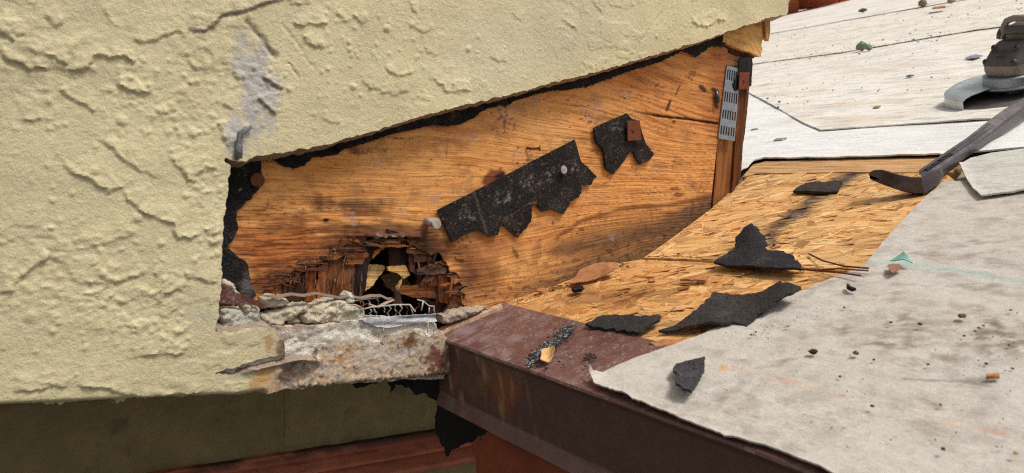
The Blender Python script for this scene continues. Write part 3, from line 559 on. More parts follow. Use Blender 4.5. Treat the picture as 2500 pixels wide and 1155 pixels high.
PIECES = [  # outline, depth, thickness, colour, vertical grain
 ([(600,668),(690,668),(684,735),(600,735)], -.0030, .002, ORG*0.75, 0), ([(684,658),(746,648),(750,735),(676,735)], -.0042, .002, DKB, 1), ([(748,652),(774,646),(770,735),(742,735)], -.0034, .002, C(150,80,40), 1), ([(778,650),(804,640),(803,730),(774,730)], -.0030, .002, C(166,96,50), 1),
 ([(800,640),(840,612),(868,640),(862,696),(842,735),(800,735)], -.0036, .003, BRN, 1), ([(866,640),(902,634),(892,705),(880,738),(850,738)], -.0046, .003, BLK*1.6, 1), ([(842,598),(885,588),(901,621),(882,646),(842,648),(846,622)], -.0020, .002, C(128,78,46), 0),
 ([(886,578),(926,574),(923,601),(903,642),(884,620)], -.0044, .002, BLK*1.5, 1), ([(914,612),(930,604),(948,603),(928,614),(908,634)], -.0036, .002, ORG, 0), ([(922,574),(1004,574),(1004,602),(960,606),(930,600)], -.0040, .003, DKB*0.8, 0), ([(948,600),(994,600),(998,650),(970,650),(950,652)], -.010, .003, DKB*0.6, 1),
 ([(902,645),(939,650),(941,657),(924,676),(912,696),(893,712),(890,676)], -.012, .004, GLD, 0), ([(946,651),(990,647),(1001,672),(987,681),(970,667),(948,661)], -.008, .003, GLD*1.1, 0),
 ([(930,676),(968,656),(992,676),(1004,700),(972,720),(944,700)], -.040, .004, C(150,124,84), 0),  # olive colour stands for the lit patch of board deep in the hole
 ([(975,705),(984,745),(958,745),(968,703),(986,676)], -.0030, .003, DKB*0.9, 1), ([(975,700),(1038,696),(1067,694),(1064,729),(1009,727),(975,714)], -.0060, .004, C(140,84,46), 0), ([(1070,668),(1104,672),(1140,684),(1140,722),(1111,745),(1072,738)], -.0034, .003, C(118,66,38), 1),
 ([(1017,662),(1062,640),(1090,657),(1084,668),(1021,672)], -.0024, .003, C(104,80,70), 0), ([(1010,622),(1048,621),(1060,639),(1012,641)], -.0030, .003, PUR, 0), ([(992,600),(1021,603),(1038,610),(1076,606),(1070,619),(1033,622),(994,619)], -.0018, .002, C(120,74,52), 0),
 ([(998,621),(1013,626),(1016,670),(1001,660)], -.0050, .003, PUR*0.8, 1), ([(1096,674),(1128,668),(1138,684),(1106,688)], -.0010, .002, C(130,84,64), 0), ([(1084,626),(1098,640),(1104,668),(1084,660)], -.0034, .003, DKB, 1), ([(1020,640),(1080,640),(1090,700),(1016,700)], -.0080, .004, DKB*0.75, 0), ([(1040,672),(1076,668),(1074,700),(1024,696)], -.0044, .003, C(110,62,36), 0),
 ([(1100,735),(1150,720),(1190,748),(1140,775),(1080,770)], -.0030, .003, C(110,70,50), 0), ([(1050,735),(1110,735),(1120,775),(1050,775)], -.012, .004, C(92,58,40), 0), ([(700,655),(752,642),(760,652),(706,668)], -.0012, .0015, C(118,62,34), 0), ([(812,700),(850,690),(846,738),(808,738)], -.0022, .003, C(122,72,40), 1)]
for i, (pts, h, th, c, vt) in enumerate(PIECES):
    wood_piece('wood_strip', W, pts, h, th, c, pw, bool(vt), seed=20+i, tilt=random.uniform(-.0008, .0012), tip=(704, GLD) if i == 14 else None)
def splinter(fr, px, py, h, L, wd, ang, col, parent, lift=0.0, name='splinter', seed=0, mat=ROT):
    u, v = fr.px(px, py, h); a = rad(ang); d = np.array((math.cos(a), math.sin(a))); q = np.array((-d[1], d[0])); rg = random.Random(seed)
    n = 5; mb = MB(); rings = []
    for i in range(n+1):
        t = i/n-0.5; w = wd*(1-abs(2*t)**2.2*0.75)*rg.uniform(0.8, 1.2)/2; c = np.array((u, v))+d*L*t+q*wd*0.2*math.sin(i*2.1+seed); hh = h+lift*(t+0.5)+0.0005*math.sin(i*1.7+seed); th = max(0.0006, wd*0.35)
        rings.append([fr.p3(*(c-q*w), hh), fr.p3(*(c+q*w), hh+0.0002), fr.p3(*(c+q*w*0.9), hh-th), fr.p3(*(c-q*w*0.9), hh-th)])
    mb.loft(rings); return mb.build(name, mat, parent, True, col=col, sharp=40, gc=lambda v_: np.c_[(v_-fr.p3(u, v, h))@(fr.U*d[0]+fr.V*d[1])+seed*.3, (v_-fr.p3(u, v, h))@(fr.U*q[0]+fr.V*q[1])+seed*.17, 0*v_[:, 0]])
rr = random.Random(5)
for i in range(190):
    z = rr.random()
    if z < 0.40: t = rr.random(); px, py = 645+t*240+rr.gauss(0, 8), 688-t*84+rr.gauss(0, 12); an = rr.choice([rr.gauss(0, 8), rr.gauss(0, 8), rr.gauss(4, 16), rr.gauss(88, 6)]); L = rr.uniform(.005, .018); w = rr.choice([rr.uniform(.0004, .001), rr.uniform(.0010, .0036)])
    elif z < 0.68: px, py = rr.uniform(1000, 1145), rr.uniform(606, 738); an = rr.choice([rr.gauss(-3, 9), rr.gauss(-6, 16), rr.gauss(88, 8)]); L = rr.uniform(.005, .018); w = rr.choice([rr.uniform(.0004, .001), rr.uniform(.0010, .0034)])
    elif z < 0.84: px, py = rr.uniform(860, 1020), rr.uniform(568, 602); an = rr.gauss(-2, 7); L = rr.uniform(.008, .024); w = rr.uniform(.001, .003)
    else: px, py = rr.uniform(660, 890), rr.uniform(668, 735); an = rr.gauss(90, 6); L = rr.uniform(.006, .016); w = rr.uniform(.0008, .002)
    splinter(W, px, py, rr.uniform(-.003, .0015), L, w, an, np.array(rr.choice([BRN, BRN*1.3, DKB, ORG*0.9, PUR, C(140, 96, 66), C(126, 100, 88), BLK*2])), pw, rr.uniform(-.0008, .0016), seed=i)

# ---- wall end on the right: stud, corner board, strap
st_ = thing('wall_stud', 'upright brown timber stud beside the plywood edge', 'stud', W.at(1770, 480))
wcol = lambda c1, c2, sd, vert: (lambda x, y, u, v: mixc(np.tile(c1, (len(x), 1)), sst(-0.1, 0.5, fbm((v if vert else u)*14, (u if vert else v)*220, 4, sd))*0.8, c2))
vgc = lambda x, y, u, v: np.c_[v, u, 0*u]
ST = [(1772, 122, 0), (1812, 140, 0), (1800, 300, 0), (1786, 470, 0), (1740, 512, 0), (1752, 350, 0), (1768, 220, 0)]
sheet('stud_body', W, ST, 0.05, 0.002, WOOD, st_, -0.006, None, colf=wcol(C(150, 96, 52), C(96, 56, 30), 31, 1), gcf=vgc)
ED = [(1808, 138, 0.3), (1836, 140, 0.3), (1826, 250, 0.6), (1815, 350, 0.6), (1806, 446, 0.6), (1786, 470, 0.3), (1799, 300, 0.3)]
sheet('stud_edge', W, ED, 0.05, 0.0018, ROT, st_, -0.003, lambda x, y, u, v: 0.002*fbm(v*30, u*400, 3, 5), jag=.002, jfr=150, seed=6, colf=wcol(C(112, 66, 36), C(50, 30, 20), 32, 1), gcf=vgc, label='dark split outer edge')
sheet('end_grain', W, [(1775, 128, 0), (1822, 140, 0), (1818, 166, 0), (1772, 158, 0)], 0.03, 0.0018, WOOD, st_, -0.0035, None, colf=wcol(C(172, 118, 74), C(112, 66, 40), 33, 0))
cb = thing('broken_corner_board', 'broken pale plywood corner sticking out below the stucco end', 'board', W.at(1820, 130))
sheet('board', W, [(1768, 70, 0), (1800, 50, 0), (1880, 36, 0), (1876, 60), (1868, 75), (1862, 100), (1858, 138), (1845, 134), (1800, 118), (1764, 102)], 0.02, 0.0016, WOOD, cb, 0.004, lambda x, y, u, v: 0.002*fbm(u*60, v*60, 3, 3), jag=0.0022, jfr=180, seed=9, colf=wcol(C(212, 164, 98), C(140, 86, 42), 34, 0), gcf=lambda x, y, u, v: np.c_[u*.8-v*.6, u*.6+v*.8, 0*u])
sheet('loose_splinter', W, [(1868, 45, .3), (1880, 52, .3), (1881, 74, .3), (1877, 100, .3), (1870, 92, .3), (1868, 70, .3)], 0.006, 0.0016, WOOD, cb, 0.008, None, jag=.0006, seed=10, colf=wcol(C(206, 158, 96), C(120, 76, 40), 35, 1), gcf=vgc)
sheet('dark_gap_strip', W, [(1735, 100), (1765, 108), (1815, 128), (1848, 134), (1840, 142), (1800, 136), (1760, 118)], 0.01, 0.0016, ROT, cb, -0.002, None, jag=.001, seed=12, colf=wcol(C(80, 50, 30), C(40, 26, 20), 36, 0), label='dark strip standing in for the shaded gap under the corner')  # dark strip stands in for the shade in the gap below the board
sheet('dark_scrap', W, [(1862, 40), (1888, 36), (1893, 41), (1880, 46), (1866, 48)], 0.003, 0.0012, FELT, cb, 0.008, None, jag=.001, seed=13, colf=lambda x, y, u, v: np.tile(C(38, 34, 32), (len(x), 1)))
# strap with rows of slots, really cut through
sp = thing('slotted_strap', 'grey galvanised strap with four rows of slots on the stud', 'metal strap', W.at(1775, 300))
def strap():
    TL, TR, BR, BL = [np.array(W.px(*p, 0.001)) for p in ((1773, 160), (1806, 168), (1792, 345), (1752, 338))]
    P = lambda s, t: (TL*(1-s)+TR*s)*(1-t)+(BL*(1-s)+BR*s)*t
    def quad(s0, s1, t0, t1, nm):
        q = [P(s0, t0), P(s1, t0), P(s1, t1), P(s0, t1)]; mb = MB()
        mb.add([W.p3(*p, 0.0022) for p in q]+[W.p3(*p, 0.0006) for p in q], [(0, 3, 2, 1), (4, 5, 6, 7), (0, 1, 5, 4), (1, 2, 6, 5), (2, 3, 7, 6), (3, 0, 4, 7)]); return mb
    full = MB()
    rows = [(0.05, 0.19), (0.35, 0.49), (0.60, 0.72), (0.82, 0.94)]; edges = [0]+[v for r_ in rows for v in r_]+[1]
    for i in range(0, len(edges), 2): m = quad(0, 1, edges[i], edges[i+1], ''); full.add(m.v, m.f)
    for (a, b) in rows:
        k = 6
        for j in range(k+1):
            s0 = j/k*0.93; m = quad(s0, s0+0.07, a+0.0005, b-0.0005, ''); full.add(m.v, m.f)
    full.build('strap_plate', GALV, sp)
strap()
def poly_thing(name, label, cat, fr, pts, th, mat, h, col, group=None, **k):
    colf = col if callable(col) else (lambda x, y, u, v: np.tile(col, (len(x), 1)))
    return tag(sheet(name, fr, pts, th, k.pop('step', 0.0016), mat, None, h, k.pop('hf', None), colf=colf, **k), label, cat, group)
FB = C(27, 26, 27)
GF = 'black felt left under the cut stucco edge'
cr = lambda a, f, s: (lambda x, y, u, v: a*fbm(u*f, v*f, 3, s)+0.0004*fbm(u*260, v*260, 2, s+1))
poly_thing('felt_remnant', 'black felt strip down the left edge of the exposed plywood', 'felt', W, [(480, 400, 0), (560, 392, 0), (636, 390), (640, 450), (612, 488), (576, 515), (581, 560), (555, 602), (600, 640), (612, 680), (626, 722), (590, 725), (520, 715, 0), (490, 600, 0)], 0.0012, FELT, 0.0026, lambda x, y, u, v: mixc(mixc(np.tile(FB, (len(x), 1)), blob(x, y, 606, 700, 26, 36, 0, .8, .04, 5, .9)*.8, C(120, 114, 112)), sst(.35, .55, fbm(x*.09, y*.09, 4, 9))*blob(x, y, 590, 445, 30, 40, 0, .5, .03, 5, .8)*.9, C(190, 188, 186)), GF, hf=cr(.0012, 40, 1), jag=.002, jfr=200, seed=1)
poly_thing('felt_remnant', 'rounded black felt patch below the stucco beside the left strip', 'felt', W, [(658, 378), (740, 355, 0), (842, 335, 0), (842, 360), (824, 378), (765, 384), (742, 405), (715, 412), (690, 404), (668, 390)], 0.0012, FELT, 0.0022, FB, GF, hf=cr(.001, 40, 2), jag=.0018, jfr=200, seed=2)
poly_thing('felt_remnant', 'black felt tatter with a brown tear under the middle of the cut', 'felt', W, [(1040, 270, 0), (1160, 238, 0), (1262, 212, 0), (1262, 240), (1248, 254), (1200, 262), (1172, 274), (1152, 290), (1115, 306), (1080, 309), (1052, 302)], 0.0012, FELT, 0.0034, lambda x, y, u, v: mixc(np.tile(FB, (len(x), 1)), blob(x, y, 1106, 282, 9, 14, 0, .6, .05, 4), C(84, 50, 32)), GF, hf=cr(.0025, 60, 3), jag=.002, jfr=200, seed=3)
poly_thing('felt_remnant', 'long black felt shred under the right half of the cut', 'felt', W, [(1335, 188, 0), (1520, 138, 0), (1650, 100, 0), (1775, 66, 0), (1770, 114), (1736, 112), (1700, 140), (1668, 124), (1610, 152), (1580, 160), (1525, 178), (1470, 198), (1440, 210), (1385, 220), (1338, 222)], 0.0012, FELT, 0.0034, FB, GF, hf=cr(.002, 50, 4), jag=.0024, jfr=200, seed=4)
poly_thing('felt_remnant', 'thin black felt line along the middle of the stucco cut', 'felt', W, [(800, 340, 0), (1000, 282, 0), (1060, 268, 0), (1060, 304), (1010, 316), (960, 326), (900, 347), (830, 368)], 0.0012, FELT, 0.005, FB, GF, hf=cr(.001, 50, 5), jag=.0014, jfr=150, seed=6)
poly_thing('felt_remnant', 'small black felt scrap beneath the rusty cap on the stud', 'felt', W, [(1806, 142), (1838, 138), (1834, 210), (1796, 222), (1790, 205), (1803, 180)], 0.0014, FELT, 0.0035, FB*1.2, GF, hf=cr(.001, 60, 6), jag=.0015, jfr=200, seed=7)
poly_thing('felt_remnant', 'thin black felt line under the cut left of the long shred', 'felt', W, [(1240, 218, 0), (1345, 185, 0), (1350, 220), (1300, 233), (1246, 250)], 0.0012, FELT, 0.005, FB, GF, hf=cr(.001, 50, 8), jag=.0012, jfr=150, seed=16)
def scrapcol(x, y, u, v):
    n = fbm(u*60, v*60, 4, 8); c = np.tile(C(30, 28, 28), (len(x), 1)); c = mixc(c, sst(.2, .5, n)*.4, C(60, 52, 46)); n2 = fbm(x*.11, y*.11, 4, 9)
    for cx, cy, r_ in ((1142, 524, 26), (1228, 484, 34), (1296, 446, 34), (1344, 424, 26), (1504, 310, 22), (1400, 405, 24)): c = mixc(c, blob(x, y, cx, cy, r_, r_*.8, 0, .9, .06, 10, .95)*sst(-.1, .4, n2)*.85, C(150, 140, 134))
    d, q_, t_ = pline(x, y, [(1156, 470), (1172, 520), (1190, 572)]); c = mixc(c, sst(4, 1, d+2*n2)*.5, C(120, 108, 98)); d, q_, t_ = pline(x, y, [(1230, 540), (1290, 500), (1310, 488)]); c = mixc(c, sst(7, 1, d)*sst(0, .3, n2)*.8, C(150, 100, 60)); c = mixc(c, sst(.32, .5, fbm(x*.2, y*.2, 3, 12))*.6, C(140, 104, 74)); return c
poly_thing('felt_scrap', 'long ragged black felt strip with straight top edge on plywood', 'felt', W, [(1070, 513, 0), (1404, 341, 0.3), (1420, 395), (1436, 408), (1456, 430), (1444, 451), (1418, 452), (1420, 470), (1412, 482), (1392, 492), (1376, 523), (1352, 512), (1322, 517), (1312, 498), (1299, 504), (1297, 540), (1266, 580), (1226, 545), (1216, 574), (1197, 578), (1170, 562), (1145, 568), (1104, 592, .2)], 0.0018, FELT, 0.0040, scrapcol, hf=cr(.0016, 25, 7), jag=.0016, jfr=200, seed=8)
poly_thing('felt_scrap', 'small ragged black felt piece with a rusty square cap', 'felt', W, [(1450, 312, 0), (1530, 277, .3), (1542, 290), (1562, 298), (1576, 350), (1597, 376), (1586, 392), (1562, 401), (1546, 370), (1535, 376), (1500, 426), (1480, 411), (1474, 370), (1456, 345)], 0.0018, FELT, 0.0045, scrapcol, hf=cr(.0022, 28, 9), jag=.0014, jfr=200, seed=9)

# ---- nails and caps
def cap(px, py, q, label, h):
    t = thing('nail_cap', label, 'nail cap', W.at(px, py, h))
    P = [W.px(*p, h) for p in q]
    MB().add([W.p3(*p, h+.0012) for p in P]+[W.p3(*p, h) for p in P], [(0, 1, 2, 3), (7, 6, 5, 4), (0, 4, 5, 1), (1, 5, 6, 2), (2, 6, 7, 3), (3, 7, 4, 0)]).build('square_cap', RUST, t); t = bpy.data.objects[[o.name for o in t.children][0]]
    MB().lathe(W.at(px, py, h+.001), W.N, [(.0014, 0), (.0016, .0008), (.001, .0013)], 10).build('nail_head', RUST, t, True)
cap(1546, 319, [(1530, 295), (1560, 294), (1564, 342), (1531, 344)], 'rusty square cap nail on the small felt piece', .0075)
cap(1816, 198, [(1804, 177), (1828, 176), (1826, 217), (1802, 219)], 'rusty square cap nail at the top of the stud', .0055)
NAILM = mat_simple('weathered_nail', C(168, 160, 152), .6, .15, .25, 200, C(110, 92, 76), (.5, .68))
def nail(px, py, r, mat, label, h, tilt=(0, 0), ln=.004):
    ax = nrm(W.N+W.U*tilt[0]+W.V*tilt[1]); c = W.at(px, py, h); t = thing('roofing_nail', label, 'nail', c)
    MB().lathe(c, ax, [(r*.3, -ln), (r*.3, -.0004), (r*.94, 0), (r, .0005), (r*.9, .0011), (r*.35, .0013)], 18).build('nail_head', mat, t, True, sharp=40)
    return t
nail(1376, 415, .0044, NAILM, 'round grey nail head through the long felt strip', .0078)
nail(628, 440, .0056, RUST, 'rusty brown nail head in the left felt strip', .0042)
t = nail(1065, 546, .0052, NAILM, 'protruding galvanised nail at the left end of the felt strip', .012, (.15, 0.1), .016)
MB().tube([W.at(1040, 540, .002), W.at(1056, 544, .010)], .0036, 8).build('nail_shank', NAILM, t, True)
t = thing('bent_nail', 'thin bent brown nail above the long felt strip', 'nail', W.at(1300, 362, .004))
MB().tube([W.at(1286, 361, .001), W.at(1298, 363, .004), W.at(1316, 362, .008)], .0012, 6).build('nail_shank', RUST, t, True)
MB().lathe(W.at(1317, 362, .008), W.N+W.U*.9, [(.001, -.0005), (.0032, 0), (.003, .0008)], 12).build('nail_head', DSTEEL, t, True)
ct = thing('rust_clip', 'small grey metal clip hanging at the plywood right edge', 'clip', W.at(1752, 250))
MB().tube([W.at(1748, 222, .003), W.at(1752, 238, .004), W.at(1753, 252, .004)], [.002, .003, .0022], 6).build('clip_body', DSTEEL, ct, True)

# ================================================================== MORTAR, LATH AND SCRAP BELOW THE ROT
def mcol(c1, c2, sd):
    return lambda x, y, u, v: mixc(mixc(np.tile(c1, (len(x), 1)), sst(-.1, .5, fbm(u*45, v*45, 4, sd))*.8, c2), sst(.2, .45, fbm(u*140, v*140, 4, sd+1))*.4, c1*.75)
def mh(a, s):
    def f(x, y, u, v):
        n = fbm(u*70, v*120, 4, s); return a*(.75*np.round(n*4)/4+.45*n)+a*.35*fbm(u*260, v*300, 3, s+1)
    return f
def bedcol(x, y, u, v):
    c = mcol(C(242, 234, 218), C(222, 208, 188), 3)(x, y, u, v); c = mixc(c, sst(16, 4, np.abs(y-(800-(x-700)*.06))+8*fbm(x*.04, y*.04, 3, 6))*sst(880, 700, x)*.6, C(150, 96, 76)); return c
poly_thing('mortar_bed', 'pale grey mortar band below the rotten plywood', 'mortar', W, [(525, 806, 0), (640, 792), (700, 800), (800, 792), (900, 778), (1062, 788), (1072, 830), (1088, 926, 0), (600, 926, 0), (515, 926, 0)], .02, MORTAR, .0165, bedcol, hf=mh(.003, 2), jag=.0015, jfr=120, seed=3)
GM = 'broken mortar lumps under the plywood'
for i, (pts, h, dm, c1, lab) in enumerate([
  ([(535, 756), (560, 748), (632, 752), (636, 790), (600, 800), (530, 808)], .006, .012, C(158, 156, 148), 'smooth grey mortar block tucked against the stucco edge'),
  ([(690, 800), (714, 796), (726, 830), (726, 868), (700, 872), (690, 836)], .012, .007, C(196, 188, 172), 'small pale mortar stub beside the torn stucco corner'),
  ([(632, 724), (660, 717), (690, 722), (704, 736), (690, 748), (640, 756)], .002, .012, C(170, 158, 142), 'lumpy mortar piece above the long mortar wedge'),
  ([(634, 770), (680, 752), (720, 742), (750, 740), (752, 752), (724, 772), (690, 792), (640, 796)], .006, .010, C(168, 160, 144), 'long mortar wedge next to the grey block'),
  ([(728, 770), (760, 745), (800, 728), (830, 726), (862, 742), (884, 758), (880, 782), (820, 788), (740, 792)], .006, .014, C(176, 168, 150), 'largest cracked mortar lump left of the wire lath'),
  ([(840, 722), (852, 714), (866, 724), (862, 740), (846, 742)], .010, .006, C(178, 174, 164), 'small rounded mortar pebble on top of the largest lump'),
  ([(876, 758), (888, 752), (894, 766), (884, 778), (876, 774)], .012, .005, C(170, 164, 152), 'tiny mortar pebble at the left end of the wire lath'),
  ([(540, 690), (552, 682), (572, 700), (590, 722), (570, 722), (542, 712)], .006, .005, C(176, 164, 148), 'flaky mortar crumb between the stucco and brown flashing'),
  ([(590, 742), (610, 738), (626, 742), (634, 758), (612, 766), (592, 758)], .010, .006, C(170, 160, 146), 'mortar blob stuck to the brown flashing end'),
  ([(1078, 770), (1110, 757), (1150, 750), (1190, 748), (1150, 770), (1100, 790), (1080, 790)], .004, .010, C(150, 138, 126), 'gritty grey mortar heap beside the brown drip edge'),
  ([(700, 774), (722, 768), (735, 780), (728, 792), (705, 794)], .004, .008, C(160, 150, 134), 'dusty mortar bit between the wedge and largest lump')]):
    poly_thing('mortar_chunk', lab, 'mortar lump', W, pts, .01, MORTAR, h, mcol(c1*np.array((1.75, 1.68, 1.55)), c1*1.35, 10+i), GM, hf=mh(.0042, 20+i), jag=.0024, jfr=220, seed=30+i, dome=dm*.6, domew=.0035, step=.0011)
poly_thing('flashing_scrap', 'rust brown bent flashing scrap beside the lower stucco edge', 'flashing', W, [(533, 698, .3), (560, 708, .3), (600, 722, .3), (645, 744, .6), (628, 748), (600, 738), (570, 745), (535, 738)], .001, BROWN, .012, C(96, 52, 40), hf=lambda x, y, u, v: .004*(x-580)/60, jag=.0006, seed=5)
poly_thing('casing_strip', 'whitish galvanised plaster stop strip under the wire lath', 'metal strip', W, [(878, 779), (970, 772, .3), (1064, 766, .3), (1066, 784), (1030, 788), (990, 795), (941, 800), (912, 796)], .002, MORTAR, .0195, lambda x, y, u, v: mixc(mixc(np.tile(C(222, 220, 218), (len(x), 1)), sst(0, .4, fbm(u*60, v*240, 4, 3))*.6, C(176, 174, 176)), sst(6, 1, np.abs(y-(783-(x-880)*.06)))*.7, C(120, 128, 150)), hf=lambda x, y, u, v: .0010*np.sin((y-780)*.35)+.0009*fbm(u*200, v*200, 2, 4), jag=.0012, jfr=200, seed=15)
lt = thing('wire_lath', 'torn white plaster lath wires standing above the mortar', 'wire lath', W.at(960, 770, .01))
LATH = C(186, 178, 170)
LM = mat_simple('lath_wire', LATH, .75, 0, .15, 120, C(150, 120, 96), (.6, .75))
def wire(pts, h, r, mat, parent, name='wire', hs=None):
    return MB().tube([W.at(x, y, (hs[i] if hs else h)+.0012*math.sin(i*2.3+x)) for i, (x, y) in enumerate(pts)], r, 6).build(name, mat, parent, True)
for x, tp, dx_, bt in ((904, 752, 4, 770), (917, 747, -5, 775), (938, 748, 2, 762), (949, 745, 6, 776), (967, 747, -3, 770), (977, 744, 5, 776), (994, 748, 3, 774)):
    wire([(x-2, tp), (x+dx_, tp+8), (x-dx_*.6, (tp+bt)/2+4), (x+dx_*.7, bt)], .014, rr.uniform(.0004, .0007), rr.choice([LM, LM, RUST]), lt, hs=[.014, .016, .012, .015])
wire([(862, 742), (880, 748), (898, 741), (916, 752), (932, 748)], .012, .0005, RUST, lt); wire([(1008, 768), (1016, 752), (1024, 748), (1022, 740)], .012, .0005, RUST, lt); wire([(830, 738), (846, 746), (868, 744), (884, 752)], .015, .0005, LM, lt)
wire([(1000, 744), (1004, 752), (1008, 768)], .014, .0006, LM, lt); wire([(1001, 745), (1008, 754), (1014, 761)], .016, .0008, LM, lt)
wire([(880, 757), (905, 750), (940, 747), (965, 744), (1000, 744)], .014, .0007, LM, lt); wire([(868, 734), (892, 730), (924, 727)], .012, .0007, LM, lt)
for x, a_, b_ in ((886, 735, 750), (901, 732, 748), (922, 729, 745)): wire([(x-2, a_), (x+3, (a_+b_)/2), (x, b_)], .010, .0005, LM, lt)
wire([(1019, 732), (1033, 735), (1048, 747), (1060, 748), (1059, 757), (1062, 763)], .015, .0006, LM, lt); wire([(1033, 735), (1029, 758)], .015, .0007, LM, lt); wire([(1048, 747), (1047, 764)], .015, .0006, LM, lt)
wire([(937, 799), (935, 812)], .018, .0006, LM, lt); wire([(1045, 788), (1044, 812), (1058, 816), (1061, 788)], .020, .0006, LM, lt)
pr_ = thing('curled_paper_strip', 'wavy brownish paper ribbon curling over the wire lath', 'paper strip', W.at(900, 728, .01))
MB().tube([W.at(x, y, .012) for x, y in ((640, 722), (680, 724), (710, 718), (740, 722), (770, 716), (800, 722), (830, 727), (850, 722), (880, 728), (905, 722), (930, 722), (946, 730), (958, 728))], [.001]+[.0022]*11+[.001], 8, flat=(0, -.6, 1)).build('ribbon', mat_simple('old_paper', C(128, 108, 92), .85, 0, .3, 90), pr_, True)
MB().tube([W.at(x, y, .014) for x, y in ((900, 742), (922, 750), (945, 738), (962, 732))], [.001, .0016, .0018, .0008], 8, flat=(0, -.6, 1)).build('ribbon', mat_simple('old_paper_pale', C(170, 150, 132), .85, 0, .3, 90), pr_, True)

# ================================================================== ROOF DECK
deckM = mat_simple('roof_boarding', C(170, 160, 140), .9, 0, .2)
o = sheet('roof_deck', R, [(-9, -.05, 0), (-.03, -.05, 0), (-.03, .60, 0), (.11, .60, 0), (.11, -.05, 0), (.62, -.05, 0), (.62, 12, 0), (-9, 12, 0)], .02, 1.0, deckM, None, -.0135, uv=True, smooth=False); o['kind'] = 'structure'
def strands(panel, poly_uv, h0, count, parent, seed, cols, ang0, spread):
    rg = np.random.default_rng(seed); pl_ = np.array(poly_uv); lo, hi = pl_.min(0), pl_.max(0); V = []; Fc = []; Cc = []; G = []
    area = (hi-lo)
    for i in range(count):
        c = lo+rg.random(2)*area; L = rg.uniform(.016, .055); w = rg.choice([.0016, .0035, .007, .012], p=[.32, .34, .22, .12])*rg.uniform(.8, 1.3); a = rad(ang0+rg.normal(0, spread)); d = np.array((math.cos(a), math.sin(a))); q = np.array((-d[1], d[0]))
        t = np.array((-.5, -.2, .15, .5)); e1 = rg.uniform(-.25, .25, 4)*w; e2 = rg.uniform(-.25, .25, 4)*w; k = np.array((.55, 1, 1, .5))
        A = c+np.outer(t*L, d)+np.outer(-w/2*k+e1, q); B = c+np.outer(t*L, d)+np.outer(w/2*k+e2, q); P = np.vstack([A, B])
        if not inside(pl_, P).all(): continue
        hz = h0+i/count*.0007+.0002; tl = rg.normal(0, .00012, 2); hh = hz+tl[0]*np.r_[t, t]+tl[1]*np.r_[-np.ones(4), np.ones(4)]*.5
        if rg.random() < .03: hh = hh+np.r_[0, 0, .0005, .0020, 0, 0, .0005, .0015]
        hh = np.maximum(hh, h0+.0001)
        b = len(V)*8; top = R.p3(P[:, 0], P[:, 1], hh); V.append(top)
        Fc += [[b+j, b+j+1, b+j+5, b+j+4] for j in range(3)]
        col = np.array(cols[rg.integers(len(cols))])*rg.choice([rg.uniform(.88, 1.1), rg.uniform(.5, .8)], p=[.86, .14]); sx_, sy_ = project(top); st = sst(.0, .5, fbm(sx_*.006, sy_*.014, 4, 33)) if seed == 3 else .6*sst(.1, .55, fbm(sx_*.008, sy_*.014, 4, 34)); tr = np.zeros(8)
        if seed == 4: dd_, q_, tt_ = pline(sx_, sy_, [(2082, 424), (2010, 470), (1945, 520), (1902, 548), (1878, 592)]); tr = sst(19, 9, dd_+9*fbm(sx_*.03, sy_*.05, 4, 8)+rg.normal(0, 3))*rg.uniform(.72, 1.)
        wm = (np.array((.92, .78, .66)) if seed == 3 else np.array((.99, .93, .88))); cw = col*wm*(1-st[:, None]*np.array((.42, .5, .56))); Cc.append(cw+(C(50, 46, 44)-cw)*np.reshape(tr, (-1, 1)))
        off = rg.uniform(0, 9, 2); G.append(np.c_[np.r_[t*L, t*L]+off[0], np.r_[-w/2*k, w/2*k]+off[1], np.zeros(8)])
    V = np.vstack(V); n = len(V); edge = []
    for b in range(0, n, 8):                            # each strand gets its thickness
        loop = [b, b+1, b+2, b+3, b+7, b+6, b+5, b+4]; edge += [[loop[(i+1) % 8], loop[i], n+loop[i], n+loop[(i+1) % 8]] for i in range(8)]
    Fn = []
    for f in Fc:
        p = V[f[:3]]; nn = np.cross(p[1]-p[0], p[2]-p[0]); Fn.append(f if nn@R.N > 0 else f[::-1])
    allV = np.vstack([V, V-R.N*.0004])
    o_ = link('strands', allV, Fn+edge, STRAND, parent, None, {'Col': np.vstack(Cc*2), 'gc': np.vstack(G*2)}, False); o_['kind'] = 'stuff'; return o_
OSBC = [C(236, 196, 136), C(228, 184, 120), C(220, 172, 108), C(238, 202, 146), C(206, 154, 92), C(228, 184, 124), C(224, 178, 116), C(190, 138, 82)]
def osb_base(x, y, u, v): return mixc(np.tile(C(222, 176, 114), (len(x), 1)), sst(.0, .5, fbm(u*60, v*160, 4, 2)), C(180, 126, 72))
def osb(name_lab, px, seed, n, h):
    t = thing('osb_panel', name_lab, 'wood panel', R.at(*px[0]))
    sheet('board', R, [(*p, 0) for p in px], .0115, .004, STRAND, t, h, None, colf=osb_base, gcf=lambda x, y, u, v: np.c_[u, v, 0*u])
    strands(t, [R.px(*p, h) for p in px], h, n, t, seed, OSBC, 40, 34); return t
